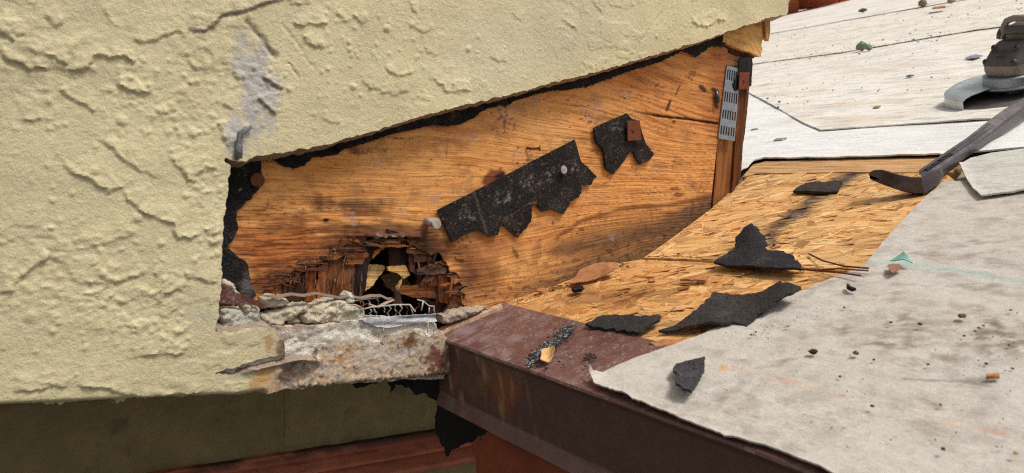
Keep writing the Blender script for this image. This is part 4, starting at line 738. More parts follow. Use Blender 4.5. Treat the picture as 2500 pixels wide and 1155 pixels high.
# lower panel runs under the metal edge, upper panel starts at the joint
pa = [R.px(1222, 745), R.px(1560, 633), R.px(2110, 690)]
osb('near OSB roof panel between the brown metal edge and the joint', [(1140, 786), (1230, 740), (1384, 687), (1518, 641), (1564, 634), (1700, 640), (1900, 656), (2120, 674), (2080, 740), (1900, 830), (1700, 900), (1560, 880)], 3, 5200, 0.0)
osb('far OSB roof panel above the joint with a dark tar smear', [(1572, 629), (1626, 592), (1735, 511), (1802, 452), (1836, 424), (2060, 418), (2300, 416), (2330, 440), (2280, 520), (2160, 664), (2120, 666), (1900, 648), (1700, 633)], 4, 5200, 0.002)
poly_thing('roof_plank', 'narrow pale timber board at the back of the opened roof patch', 'board', R, [(1812, 432, 0), (1838, 402, 0), (1870, 394, 0), (2300, 384, 0), (2345, 400, 0), (2325, 421, 0), (2060, 420, 0), (1845, 424, 0)], .012, WOOD, .004, wcol(C(208, 162, 110), C(150, 104, 66), 41, 0), gcf=lambda x, y, u, v: np.c_[u, v, 0*u], step=.004)

# ---- underlayment sheets, front to back, each lapping over the next
def papcol(base=(206, 200, 188), warm=0.0, sd=1):
    def f(x, y, u, v):
        n = fbm(u*5, v*9, 4, sd); n2 = fbm(u*9, v*60, 5, sd+1); n3 = fbm(u*16, v*130, 5, sd+2); n4 = fbm(u*4, v*16, 4, sd+3); c = np.tile(C(*base), (len(x), 1))
        c = mixc(c, sst(0, .6, n)*.4, C(206, 202, 196)); c = mixc(c, sst(-.05, .5, n2)*max(0, .15+1.4*warm), C(222, 200, 168)); c = mixc(c, sst(.05, .4, n4)*max(0, 1.8*warm), C(218, 198, 170))
        c = mixc(c, sst(.12, .42, n3)*max(0, .15+1.2*warm), C(160, 156, 146)); return mixc(c, sst(.3, .5, fbm(u*22, v*200, 4, sd+4))*max(0, .1+1.2*warm), C(120, 120, 112))
    return f
def frontcol(x, y, u, v):
    c = papcol((203, 195, 182), -.1, 1)(x, y, u, v); n = fbm(x*.02, y*.04, 4, 5); n3 = fbm(u*90, v*110, 4, 6); BR = C(116, 92, 72)
    for (cx, cy, rx, ry, a, k) in ((2440, 825, 150, 60, 0, .75), (2200, 790, 260, 40, -8, .4), (2360, 930, 90, 12, 2, .6), (2170, 845, 80, 16, 5, .55), (1900, 885, 90, 12, -17, .6), (2280, 990, 46, 18, 30, .6), (1780, 960, 80, 26, -30, .35), (2060, 800, 160, 12, 6, .4), (2000, 700, 120, 14, -28, .45), (2120, 560, 140, 20, -10, .35), (2350, 880, 120, 14, 5, .5), (2150, 960, 60, 20, 20, .3)):
        c = mixc(c, blob(x, y, cx, cy, rx, ry, a, .8, .02, 7, .9)*min(1, k*1.15)*sst(-.35, .3, n3), BR)
    c = mixc(c, sst(-.05, .45, fbm(u*26, v*34, 5, 31))*sst(560, 640, y+(x-2000)*.2)*sst(980, 820, y)*sst(1850, 2150, x)*.55*sst(-.3, .35, n3), C(128, 104, 84)); c = mixc(c, sst(.05, .5, fbm(u*40, v*55, 5, 32))*.35, C(142, 130, 118))
    for g in ([(1790, 892), (1830, 905), (1890, 920), (1950, 940), (2060, 965)], [(2245, 1010), (2300, 1025), (2400, 1050), (2480, 1062)]):
        d, s, t = pline(x, y, g); c = mixc(c, sst(8, 2, d+6*n)*.5*sst(-.3, .3, n3), C(216, 148, 112))
    c = mixc(c, blob(x, y, 1765, 898, 14, 10, 0, .5, .05, 8, .5)*.8, C(214, 158, 60))
    d, s, t = pline(x, y, [(2120, 640), (2190, 642), (2300, 655), (2500, 690)]); c = mixc(c, sst(9, 2, d+6*n)*.45, C(150, 190, 180))
    d, s, t = pline(x, y, [(2200, 925), (2330, 930), (2420, 945)]); c = mixc(c, sst(4, 1, d+3*n)*.5, C(90, 84, 78))
    return c
# the near sheet droops over the metal edge: its lower border curls
def front_h(x, y, u, v):
    h = .0010*fbm(u*14, v*14, 3, 20)+.0016*sst(0, .4, fbm(u*5, v*8, 3, 21))
    d, s, t = pline(x, y, [(1445, 905), (1455, 945), (1480, 955), (1560, 990), (1700, 1048), (1830, 1095), (2050, 1170)])
    h = h+.0035*sst(16, 0, d)*(.5+.9*fbm(x*.02, y*.02, 3, 22)); d2 = np.hypot(x-1447, y-915); return h+.005*sst(30, 0, d2)
FRONT = [(1441, 905, .6), (1452, 922, .6), (1480, 905, .2), (1550, 873, .2), (1640, 844, .3), (1700, 820, .3), (1765, 793, .3), (1900, 736, .3), (2000, 690, .3), (2105, 652, .3), (2160, 585, .2), (2225, 515, .2), (2262, 478, .2), (2300, 444, .1), (2360, 440, .1), (2400, 474, 0), (2700, 440, 0), (2900, 700, 0), (2900, 1300, 0), (2300, 1300, 0), (2060, 1172, .8), (1960, 1128), (1870, 1092), (1830, 1084), (1760, 1068), (1700, 1046), (1630, 1015), (1560, 988), (1500, 962), (1470, 950, .8), (1450, 940, .8)]
poly_thing('underlayment_sheet', 'near dirty white underlayment sheet lapping over the brown metal edge', 'roof underlayment', R, FRONT, .0012, PAPERF, .0055, frontcol, 'white underlayment sheets', hf=front_h, jag=.003, jfr=70, seed=2, step=.0025)
liftf = lambda line, hgt, wpx, sd: (lambda x, y, u, v: hgt*sst(wpx, 0, pline(x, y, line)[0])*(.8+.5*fbm(x*.02, y*.02, 3, sd))+.0012*fbm(u*8, v*8, 3, sd))
G_ = 'white underlayment sheets'
poly_thing('underlayment_sheet', 'small grey underlayment flap under the right side of pry bar', 'roof underlayment', R, [(2342, 402, .3), (2352, 424, .3), (2362, 444, .3), (2378, 466, .3), (2396, 482, .2), (2440, 476, .2), (2500, 466, .2), (2760, 440, 0), (2760, 330, 0), (2420, 372, 0), (2370, 385, 0)], .0016, PAPERF, .0085, papcol((208, 204, 194), .1, 9), G_, hf=liftf([(2342, 402), (2362, 444), (2396, 482), (2500, 466), (2760, 440)], .003, 12, 3), jag=.0016, seed=3, step=.0035)
UL = [(1815, 404), (1840, 394), (1866, 388), (2000, 387), (2150, 383), (2292, 379)]
poly_thing('underlayment_sheet', 'pale underlayment course behind the opened patch beside the stud', 'roof underlayment', R, [(1640, 430, 0), (1790, 426, .5)]+[(1812, 412), (1824, 408), *[(a, b, .7) for a, b in UL[1:]], (2340, 372, 0), (2800, 330, 0), (2800, 250, 0), (2400, 255, 0), (2000, 260, 0), (1780, 150, 0), (1640, 200, 0)], .0020, PAPER, .0070, papcol((240, 238, 232), 0, 12), G_, hf=liftf(UL, .0030, 14, 5), jag=.003, jfr=50, seed=4, step=.005)
U3 = [(1828, 226), (1870, 248), (1920, 276), (1960, 300), (2005, 318), (2100, 311), (2250, 301), (2400, 291), (2800, 262)]
poly_thing('underlayment_sheet', 'wide underlayment course with a diagonal cut corner under the grinder', 'roof underlayment', R, [(1640, 120, 0)]+[(1800, 208, .2)]+[(a, b, .4) for a, b in U3]+[(2800, -5, 0), (2500, 30, 0), (2300, 70, 0), (2000, 118, 0), (1800, 140, 0)], .0020, PAPER, .0092, papcol((240, 234, 222), .26, 15), G_, hf=liftf(U3, .0014, 10, 7), jag=.002, jfr=40, seed=5, step=.007)
U4 = [(1780, 166), (1835, 157), (1950, 142), (2060, 128), (2090, 122), (2150, 113), (2260, 94), (2380, 74), (2440, 66), (2500, 54), (2700, 24)]
poly_thing('underlayment_sheet', 'middle underlayment course with a long lifted grey lap', 'roof underlayment', R, [(a, b, .8) for a, b in U4]+[(2700, -40, 0), (2300, -10, 0), (2100, 14, 0), (1800, 72, 0), (1700, 100, 0)], .0015, PAPER, .0112, papcol((240, 233, 219), .3, 18), G_, hf=liftf(U4, .0018, 8, 9), jag=.006, jfr=20, seed=6, step=.014)
U5 = [(1780, 86), (1880, 68), (2000, 43), (2110, 20), (2230, 0), (2400, -34)]
poly_thing('underlayment_sheet', 'upper underlayment course near the top of the frame', 'roof underlayment', R, [(a, b, .8) for a, b in U5]+[(2400, -60, 0), (2100, -28, 0), (2000, -4, 0), (1900, 20, 0), (1700, 60, 0)], .0015, PAPER, .0132, papcol((240, 233, 219), .3, 21), G_, hf=liftf(U5, .0008, 6, 11), jag=.008, jfr=10, seed=7, step=.04)
q0, q1 = R.px(1930, 36), R.px(1960, 15)
o = sheet('underlayment_sheet', R, [(-8, 3.3, 0), (-1.0, 3.3, 0), (.2, 3.3, 0), (.2, 6.3, 0), (-8, 6.3, 0)], .0015, .08, PAPER, None, .0150, lambda x, y, u, v: .002*fbm(u*3, v*3, 3, 3), colf=papcol((240, 234, 224), .2, 24), uv=True)
tag(o, 'farthest underlayment course reaching up to the roof ridge', 'roof underlayment', G_)
# beyond the ridge: clay ridge tile and a dark tree
def ridge_things():
    rg = random.Random(3); S0 = 6.32
    for i, px in enumerate((1850, 1945, 1975)):
        c = R.p3(*R.px(px, 24 if i < 1 else (17 if i == 1 else 10), .03), .03); c = at_depth(px, (30, 12, 4)[i], 6.2); a = nrm(np.array((.35, -1, .05))); rings = []
        for k in range(7):
            t = k/6-.5; rr_ = .16*(1+.25*t); up = np.array((0, 0, 1.)); sd_ = nrm(np.cross(a, up))
            rings.append([c+a*t*.6+rr_*(sd_*math.cos(w)+up*math.sin(w))*s for s in (1, .84) for w in (np.linspace(0, math.pi, 10) if s == 1 else np.linspace(math.pi, 0, 10))])
        mb = MB().loft(rings); o = mb.build('clay_ridge_tile', mat_simple('terracotta_%s' % 'abc'[i], C(190, 110, 74), .8, 0, .25, 8, C(120, 70, 50), (.55, .7)), None, True, sharp=40)
        tag(o, ('curved terracotta tile at the roof top hidden behind the stucco end', 'curved terracotta tile at the roof top touching the stucco end', 'second curved terracotta tile at the roof top right of the first')[i], 'roof tile', 'terracotta tiles at the ridge')
    t = thing('dark_tree', 'dark blurred tree beyond the top of the roof', 'tree', (9.5, 4, 0))
    MB().tube([(9.5, 4, 0), (9.55, 4.05, 3), (9.4, 3.9, 6)], [.18, .14, .07], 8).build('trunk', mat_simple('bark', C(70, 56, 44), .9), t, True)
    rg = np.random.default_rng(4); V = []; Fc = []
    for i in range(3000):
        d = rg.normal(0, 1, 3); d /= np.linalg.norm(d); p = np.array((9.5, 4, 6.0))+d*np.array((1.5, 2.2, 1.6))*rg.random()**.4; a, b = nrm(rg.normal(0, 1, 3))*.09, nrm(rg.normal(0, 1, 3))*.05; k = len(V); V += [p-a, p+b, p+a, p-b]; Fc.append((k, k+1, k+2, k+3))
    link('crown', np.array(V), Fc, mat_simple('dark_leaf', C(48, 66, 50), .7, 0, .5, 3), t, smooth=False)
ridge_things()

# ================================================================== BROWN METAL DRIP EDGE AND FASCIA
de = thing('drip_edge', 'dark brown metal drip edge along the eave', 'drip edge', R.at(1230, 900))
def drip():
    A0 = np.array(R.px(1054, 824)); s_n = A0[1]; u0 = 0.004; u1 = .62; nose = -.0
    us = np.arange(u0, u1, .004); Z = np.array((0, 0, 1.)); X = np.array((1., 0, 0)); rings = []; cols = []
    top_in = np.array(R.px(1222, 745))[1]; drop = .058
    def p(u, s, h): return R.p3(np.array(u), np.array(s), np.array(h))
    for u in us:
        w = .0012*float(perlin(np.array(u*14), np.array(1.)))
        N0 = p(u, s_n, .0035+w); prof = [p(u, top_in, .0034)]
        for t in (.15, .3, .45, .6, .75, .9): prof.append(p(u, top_in+(s_n-top_in)*t, .0034+w*t-.0006*math.sin(t*3)))
        prof += [N0, N0-Z*.002-X*.0006, N0-Z*.0042+X*.001, N0-Z*.006+X*.003]
        for t in (.2, .4, .6, .78): prof.append(N0-Z*(.006+drop*t)+X*(.0040+.0055*t+.0004*math.sin(t*5+u*9)))
        prof += [N0-Z*(.006+drop*.80)+X*.0085, N0-Z*(.006+drop*.86)+X*.0076, N0-Z*(.006+drop*1.0)+X*.0046]
        back = [q+(R.N*-.0012 if i < 7 else X*.0014) for i, q in enumerate(prof)]
        rings.append((prof, back))
    def bk(i): return slice(None)
    n = len(rings[0][0])
    parts = (('top_flange', 0, 9), ('front_face', 8, n-2), ('hem', n-3, n))
    parts = (('top_flange', 0, 9), ('front_face', 8, n-3), ('hem', n-4, n))
    for nm, a, b in parts:
        mb = MB(); mb.loft([r_[0][a:b]+r_[1][a:b][::-1] for r_ in rings]); v = np.array(mb.v); x, y = project(v)
        nz = fbm(x*.01, y*.02, 4, 3); n2 = fbm(x*.04, y*.05, 4, 4); c = np.tile(C(108, 74, 66), (len(v), 1))
        if nm == 'top_flange':
            c = mixc(c, sst(-.1, .4, nz)*.5, C(92, 60, 54)); c = mixc(c, sst(-.05, .45, n2)*sst(1500, 1100, x)*.6, C(168, 144, 146)); c = mixc(c, blob(x, y, 1480, 830, 70, 40, 20, .8, .03, 5, .7)*.5, C(78, 46, 44))
        else:
            c = mixc(np.tile(C(88, 62, 58), (len(v), 1)), blob(x, y, 1180, 920, 140, 90, 20, .6, .012, 6, .7)*.85*sst(-.25, .25, n2), C(112, 88, 60)); c = mixc(c, blob(x, y, 1230, 960, 40, 60, 10, .9, .03, 7, .7)*.7, C(136, 74, 48)); c = mixc(c, blob(x, y, 1110, 925, 8, 26, 5, .8, .04, 8, .7)*.8, C(150, 78, 48)); c = mixc(c, sst(.25, .45, fbm(x*.09, y*.07, 4, 9))*sst(1400, 1150, x)*.7, C(176, 140, 104))
            if nm == 'hem': c = mixc(c, np.full(len(v), .5), C(136, 106, 102)); c = mixc(c, sst(.0, .4, n2)*.5, C(112, 72, 60))
        link(nm, v, mb.f, BROWN if nm == 'top_flange' else BROWNF, de, None, {'Col': c, 'gc': v[:, [0, 2, 1]]}, True, sharp=35)
drip()
for i, g in enumerate(([(1322, 1046), (1346, 1054)], [(1366, 1063), (1398, 1077)])):
    pass
fa = thing('fascia_board', 'reddish brown fascia board under the drip edge', 'fascia board', (R.at(1230, 900)[0], -.2, R.at(1230, 900)[2]-.1))
FX = float(R.at(1054, 824)[0]); FF = Frame((FX+.012, 0, 0), (0, -1, 0), (0, 0, 1))
zt = R.at(1054, 824)[2]-.012
e_ = FF.px(1160, 1080)
sheet('board', FF, [(*FF.px(1200, 1053), 1), (FF.px(1200, 1053)[0]+.01, zt, 0), (.62, zt, 0), (.62, zt-.24, 0), (*FF.px(1165, 1170), .6), (*FF.px(1160, 1120), 1), (*FF.px(1149, 1082), 1)], .018, .003, PAINTED, fa, 0, None, jag=.004, jfr=80, seed=4, colf=lambda x, y, u, v: mixc(np.tile(C(140, 70, 42), (len(x), 1)), sst(0, .5, fbm(u*12, v*12, 4, 3))*.6, C(116, 56, 34)), uv=True)
# pale timber strip along the wall end of the metal, and torn felt hanging below
poly_thing('edge_timber', 'pale pinkish timber sliver between the wall and brown metal edge', 'board', R, [(1066, 806), (1100, 786, .3), (1160, 764, .3), (1222, 741, .3), (1226, 748, .3), (1150, 778, .3), (1092, 802, .3), (1064, 822)], .012, WOOD, .006, wcol(C(214, 182, 152), C(176, 132, 100), 44, 0), jag=.001, seed=5)
FBK = mat_simple('old_tar_paper', C(30, 27, 26), .95, 0, .3, 60, None, bmp=.6, bd=.003, bs=160)
tf = thing('torn_felt_flap', 'black tar paper hanging in tatters behind the metal edge end', 'felt', W.at(1080, 930, -.01))
WB = Frame((0, .03, 0), (1, 0, 0), (0, 0, 1))
sheet('hanging_tatter', WB, [(940, 905, 0), (1140, 890, 0), (1260, 960, 0), (1290, 1050), (1230, 1048), (1205, 1058), (1165, 1062), (1152, 1078), (1130, 1085), (1105, 1096), (1090, 1113), (1078, 1086), (1064, 1060), (1066, 1010), (1070, 985), (1040, 960), (1020, 966), (1000, 945), (968, 938)], .002, .002, FBK, tf, 0, cr(.006, 20, 3), jag=.004, jfr=120, seed=8)
sheet('hanging_tatter', WB, [(855, 925), (950, 915), (966, 940), (958, 962), (955, 945), (948, 930), (900, 940), (872, 948), (862, 940)], .0015, .0016, FBK, tf, .012, cr(.004, 30, 4), jag=.004, jfr=150, seed=9)
sheet('hanging_tatter', WB, [(1005, 920), (1075, 915), (1080, 960), (1052, 945), (1024, 964), (1010, 950)], .0015, .0016, FBK, tf, .014, cr(.004, 30, 5), jag=.003, jfr=150, seed=10)

# ================================================================== LOOSE SCRAPS ON THE ROOF
GR = 'felt scraps lying on the roof'
def rscrap(lab, pts, h, th=.0022, c=C(52, 48, 47), curl=None, seed=1, cat='felt', nm='felt_scrap', mat=FELT, grp=GR, jag=.0042):
    k = lambda x, y, u, v: .003*fbm(u*34, v*34, 4, seed)+.0016*np.abs(fbm(u*22+v*14, v*22, 2, seed+5))+(curl(x, y) if curl else 0)
    return poly_thing(nm, lab, cat, R, pts, th, mat, h, lambda x, y, u, v: mixc(np.tile(c, (len(x), 1)), sst(.0, .5, fbm(u*40, v*40, 4, seed+2))*.5, c*1.8), grp, hf=k, jag=jag, jfr=120, seed=seed, step=.002)
rscrap('black crumpled felt scrap shaped like a hat on the OSB joint', [(1743, 640, .4), (1790, 612), (1800, 590), (1838, 578), (1868, 590), (1872, 612), (1930, 620), (1948, 638), (1956, 660, .4), (1850, 652, .4)], .010, c=C(46, 44, 48), curl=lambda x, y: .012*np.exp(-((x-1835)/40)**2)*sst(640, 585, y), seed=3)
rscrap('flat dark felt parallelogram near the pry bar claw', [(1936, 467, .2), (1968, 445, .3), (2056, 438, .3), (2044, 466, .3), (1990, 468, .2)], .0075, th=.003, c=C(66, 56, 50), seed=4)
rscrap('grey black felt scrap beside the brown metal edge', [(1430, 795, .5), (1470, 767), (1540, 772), (1616, 779), (1592, 798), (1560, 813), (1520, 806)], .006, c=C(56, 54, 52), seed=5, curl=lambda x, y: .004*sst(1560, 1620, x))
rscrap('largest dark felt strip bridging the OSB and white underlayment', [(1606, 798, .3), (1660, 782), (1692, 768), (1736, 736), (1742, 722), (1850, 716, .5), (1905, 712), (1958, 727), (1942, 746), (1896, 752), (1878, 764), (1850, 768), (1822, 789), (1796, 784), (1762, 794, .5), (1690, 797, .3)], .0085, c=C(62, 57, 54), seed=6, curl=lambda x, y: .007*sst(1780, 1940, x)+.003*np.sin(x*.03))
rscrap('lone dark felt chip on the near white underlayment', [(1650, 884), (1690, 876), (1721, 871), (1718, 905), (1703, 935), (1692, 966), (1668, 964), (1652, 950), (1655, 915), (1643, 903)], .012, c=C(72, 70, 74), seed=7, curl=lambda x, y: .003*sst(900, 960, y), jag=.002)
BARK = mat_simple('brown_paper', C(176, 120, 76), .8, 0, .3, 120, C(110, 66, 38), (.55, .7))
rscrap('curled brown paper sliver at the foot of the plywood', [(1378, 692), (1420, 668), (1470, 657), (1512, 655), (1500, 668), (1440, 682)], .006, .001, C(172, 120, 78), lambda x, y: .006*sst(680, 660, y), 8, 'paper scrap', 'paper_scrap', BARK, None, .0015)
rscrap('dry tan leaf lying on the brown metal edge', [(1322, 890, .3), (1325, 862), (1340, 851), (1357, 858), (1352, 875), (1338, 884)], .0065, .0008, C(206, 166, 112), lambda x, y: .005*np.abs(x-1340)/18, 9, 'leaf', 'dry_leaf', mat_simple('dry_leaf', C(206, 164, 108), .7, 0, .25, 150), None, .0008)
rscrap('brown leaf fragment beside the rusty wire ends', [(2168, 645, .3), (2195, 645, .3), (2204, 652), (2178, 667, .3), (2170, 660, .3)], .010, .0008, C(156, 112, 86), None, 10, 'leaf', 'dry_leaf', mat_simple('brown_leaf', C(150, 104, 78), .7, 0, .2, 150), None, .0008)
rscrap('torn turquoise plastic scrap near the rusty wires', [(2172, 636, .3), (2190, 629, .3), (2206, 627, .3), (2215, 632, .3), (2228, 643, .3), (2210, 642, .3), (2194, 638, .3)], .010, .0008, C(120, 190, 176), lambda x, y: .0025*np.exp(-((x-2208)/12)**2), 11, 'plastic scrap', 'plastic_scrap', mat_simple('turquoise_plastic', C(120, 172, 160), .5, 0, .1), None, .0006)
rscrap('brown wood splinter lying across the near OSB panel', [(1660, 681, .3), (1672, 676), (1710, 674), (1731, 673, .3), (1722, 682), (1690, 684)], .006, .002, C(150, 92, 46), None, 12, 'splinter', 'wood_splinter', BARK, None, .001)
rscrap('crumpled black tar crumb near the curled paper sliver', [(1394, 704), (1410, 697), (1424, 699), (1420, 707), (1402, 709)], .007, .003, C(22, 20, 20), None, 13, 'tar crumb', 'tar_crumb', FELT, None, .002)
rscrap('small brown bark chip near the plywood base', [(1308, 712), (1325, 703), (1335, 704), (1322, 713)], .005, .002, C(150, 88, 48), None, 14, 'bark chip', 'bark_chip', BARK, None, .001)
rscrap('rusty brown veneer flake at the lower end of the near OSB', [(1585, 838), (1620, 830), (1650, 832), (1680, 838), (1640, 848), (1610, 846)], .004, .001, C(176, 106, 60), None, 15, 'wood flake', 'wood_flake', BARK, None, .001)
# lifted rusty wires
for lab, pts, r_ in (('long rusty wire crossing the OSB joint', [(1850, 652, .004), (1955, 657, .006), (2040, 664, .009), (2102, 673, .010)], .0008), ('upper rusty wire pointing at the turquoise scrap', [(1975, 620, .005), (2010, 637, .008), (2060, 650, .010), (2121, 655, .010)], .0008), ('short forked rusty wire between the two longer ones', [(1998, 659, .005), (2050, 656, .009), (2120, 661, .010)], .0007)):
    t = thing('rusty_wire', lab, 'wire', R.at(pts[-1][0], pts[-1][1]), 'rusty wires by the joint'); MB().tube([R.at(*p) for p in pts], r_, 6).build('wire_strand', RUST, t, True)
t = thing('black_twig', 'curled dark twig on the near underlayment below the wires', 'twig', R.at(2078, 705)); MB().tube([R.at(x, y, .009) for x, y in ((2070, 694), (2072, 702), (2080, 706), (2090, 706))], [.0008, .0018, .002, .001], 6).build('twig_stem', FBK, t, True)
# granules and grit
def lump(c, s, seed):
    rg = np.random.default_rng(seed); ico = [(0, 0, 1), (.9, 0, .4), (.28, .85, .4), (-.72, .53, .4), (-.72, -.53, .4), (.28, -.85, .4), (.72, .53, -.4), (-.28, .85, -.4), (-.9, 0, -.4), (-.28, -.85, -.4), (.72, -.53, -.4), (0, 0, -1)]
    f = [(0, 1, 2), (0, 2, 3), (0, 3, 4), (0, 4, 5), (0, 5, 1), (1, 6, 2), (2, 7, 3), (3, 8, 4), (4, 9, 5), (5, 10, 1), (6, 7, 2), (7, 8, 3), (8, 9, 4), (9, 10, 5), (10, 6, 1), (11, 7, 6), (11, 8, 7), (11, 9, 8), (11, 10, 9), (11, 6, 10)]
    q = np.array(ico)*rg.uniform(.7, 1.25, (12, 3))*np.asarray(s); return q[:, :1]*R.U+q[:, 1:2]*R.V+q[:, 2:]*R.N+c, f
def grit(name, pts_h, sizes, cols, seed, lab, cat=None):
    mb = MB(); cc = []; rg = np.random.default_rng(seed)
    for i, (x, y, h) in enumerate(pts_h):
        s = sizes(rg); v, f = lump(R.at(x, y, h), (s, s*rg.uniform(.6, 1.1), s*.6), i); mb.add(v, f); cc.append(np.tile(cols[rg.integers(len(cols))]*rg.uniform(.7, 1.2), (12, 1)))
    o_ = link(name, np.array(mb.v), mb.f, CRUMB, None, None, {'Col': np.vstack(cc), 'gc': np.array(mb.v)}, False); return tag(o_, lab, cat or 'grit', None, 'stuff')
rg = np.random.default_rng(8); P = []
for i in range(700):
    t = rg.random()
    if t < .45: k = rg.random(); x, y = 1395-k*105, 800+k*85; x += rg.normal(0, 7); y += rg.normal(0, 6)*(1+.4*k)
    else: x, y = rg.uniform(1290, 1400), rg.uniform(800, 890); y = 800+(1395-x)*.8+rg.normal(0, 9)
    P.append((x, y, .0052))
grit('shingle_granules', P, lambda r: r.uniform(.0006, .0014), [C(54, 52, 52), C(80, 78, 78), C(140, 138, 136), C(36, 35, 36)], 2, 'dark streak of loose shingle granules on the brown metal')
P = [(rg.uniform(1320, 1460), rg.uniform(868, 900), .0052) for i in range(10)]+[(1440+rg.normal(0, 7), 870+rg.normal(0, 3), .0055) for i in range(26)]
grit('shingle_granules', P, lambda r: r.uniform(.0007, .0016), [C(50, 48, 48), C(70, 66, 66)], 3, 'small cluster of dark granules right of the leaf')
P = []
for i in range(170):
    z = rg.random()
    if z < .3: x, y = rg.normal(2440, 80), rg.normal(830, 45)
    elif z < .6: k = rg.random(); x, y = 1790+k*280, 830-k*110; x += rg.normal(0, 25); y += rg.normal(0, 14)
    else: x, y = rg.uniform(1750, 2500), rg.uniform(700, 1100)
    if x > 1500+(y-640)*-.0+0 and y > 1150-(x-1445)*.0-400 and (x-1650)*.45 > (850-y): P.append((x, y, .008))
grit('roof_grit', P, lambda r: r.choice([.0004, .0006, .0011], p=[.6, .32, .08]), [C(84, 68, 56), C(116, 94, 74), C(60, 52, 48)], 4, 'fine brown grit scattered over the near underlayment sheet')
P = []
for i in range(700):
    x = rg.uniform(1860, 2500); y0 = np.interp(x, [1830, 2150, 2500], [157, 113, 54]); y = y0+rg.choice([rg.normal(0, 5), rg.uniform(-70, 130), rg.uniform(-90, -5)])
    if y > 22-(x-1930)*.2 and not (x > 2320 and y > 60): P.append((x, y, .022 if y < y0-2 else .014))
grit('shingle_debris', P, lambda r: r.choice([.0012, .0020, .0035], p=[.65, .28, .07]), [C(96, 92, 84), C(110, 122, 112), C(70, 60, 50), C(128, 118, 98)], 5, 'grey green shingle grit scattered over the upper roof courses')
P = []
for i in range(240):
    x = rg.uniform(1240, 1735); y = float(np.interp(x, [1228, 1384, 1518, 1574, 1626, 1740], [740, 686, 640, 628, 590, 505]))+abs(rg.normal(0, 7))+3; P.append((x+3, y, .002))
for i in range(120): P.append((rg.uniform(1500, 2050), rg.uniform(440, 790), .0035))
P = [q for q in P if q[1] > 640 or q[0] > 1574]
grit('wood_crumbs', P, lambda r: r.choice([.0005, .0009, .0016], p=[.6, .3, .1]), [C(196, 150, 96), C(120, 80, 48), C(60, 44, 36), C(150, 140, 128)], 6, 'fine wood crumbs and dirt along the foot of the plywood and on the OSB')
# bigger crumbs, one by one
def crumb(x, y, h, s, c, lab, nm='pebble', cat='crumb', grp=None, flat=.6, sd=1):
    v, f = lump(R.at(x, y, h), (s, s*.8, s*flat), sd); o_ = link(nm, v, f, CRUMB, None, None, {'Col': np.tile(c, (12, 1)), 'gc': v}, True, sharp=30); return tag(o_, lab, cat, grp)
for i, (x, y, s, c, lab) in enumerate([(2350, 771, .0030, C(110, 78, 52), 'brown pebble on the near underlayment below the turquoise scrap'), (1985, 858, .0034, C(62, 46, 36), 'dark clod at the head of a brown dirt streak'), (2090, 862, .0026, C(96, 76, 66), 'flat brownish pebble right of the dark clod'), (2480, 1106, .0014, C(206, 160, 80), 'yellow crumb near the lower right corner'), (2303, 1096, .0014, C(56, 50, 50), 'black crumb left of the yellow crumb'), (2130, 991, .0014, C(56, 50, 48), 'small black crumb above the dark scuffs'), (2246, 791, .0018, C(66, 52, 44), 'dark crumb left of the brown pebble'), (2175, 787, .0013, C(66, 52, 44), 'second dark crumb farther left of the brown pebble')]):
    crumb(x, y, .009, s, c, lab, sd=i)
rscrap('short tan wood sliver near the right edge of the near underlayment', [(2407, 915, .2), (2440, 914, .2), (2440, 920, .2), (2407, 920, .2)], .0095, .002, C(206, 158, 108), None, 16, 'splinter', 'wood_splinter', BARK, None, 0)
crumb(2104, 113, .024, .018, C(128, 140, 124), 'pale green crumbled shingle lump on the middle lap', 'shingle_lump', 'shingle crumb', 'shingle pieces on the upper roof', .8, 3)
crumb(2122, 116, .02, .014, C(120, 134, 122), 'smaller green shingle lump beside the pale green one', 'shingle_lump', 'shingle crumb', 'shingle pieces on the upper roof', .6, 4)
crumb(2253, 8, .03, .022, C(128, 116, 92), 'tan shingle block at the top edge of the frame', 'shingle_lump', 'shingle crumb', 'shingle pieces on the upper roof', 1.0, 5)
crumb(2106, 25, .03, .026, C(92, 88, 74), 'dark lump on the upper lap seam', 'shingle_lump', 'shingle crumb', 'shingle pieces on the upper roof', .5, 6)
crumb(2322, 3, .03, .022, C(140, 132, 110), 'beige shingle lump at the top edge right of the tan block', 'shingle_lump', 'shingle crumb', 'shingle pieces on the upper roof', .6, 7)
crumb(2220, 185, .013, .010, C(112, 124, 106), 'flat green shingle chip left of the grinder', 'shingle_chip', 'shingle crumb', 'shingle pieces on the upper roof', .3, 8)
crumb(2141, 261, .012, .007, C(196, 170, 110), 'yellowish chip above the course edge', 'shingle_chip', 'shingle crumb', 'shingle pieces on the upper roof', .4, 9)
crumb(1906, 340, .008, .013, C(150, 146, 136), 'flat grey paint flake right of the stud', 'paint_flake', 'flake', None, .12, 10)
crumb(1842, 315, .008, .008, C(150, 138, 112), 'small tan flake near the stud', 'paint_flake', 'flake', None, .12, 11)
rscrap('grey wood sliver lying on the upper courses', [(2275, 18, .2), (2308, 13, .2), (2308, 16, .2), (2277, 21, .2)], .03, .004, C(150, 122, 92), None, 17, 'splinter', 'wood_splinter', BARK, None, 0)
rscrap('bluish grey torn flake left of the grinder head', [(2355, 142), (2382, 131), (2400, 136), (2380, 143)], .013, .001, C(140, 140, 150), None, 18, 'flake', 'paint_flake', PAPER, None, .002)

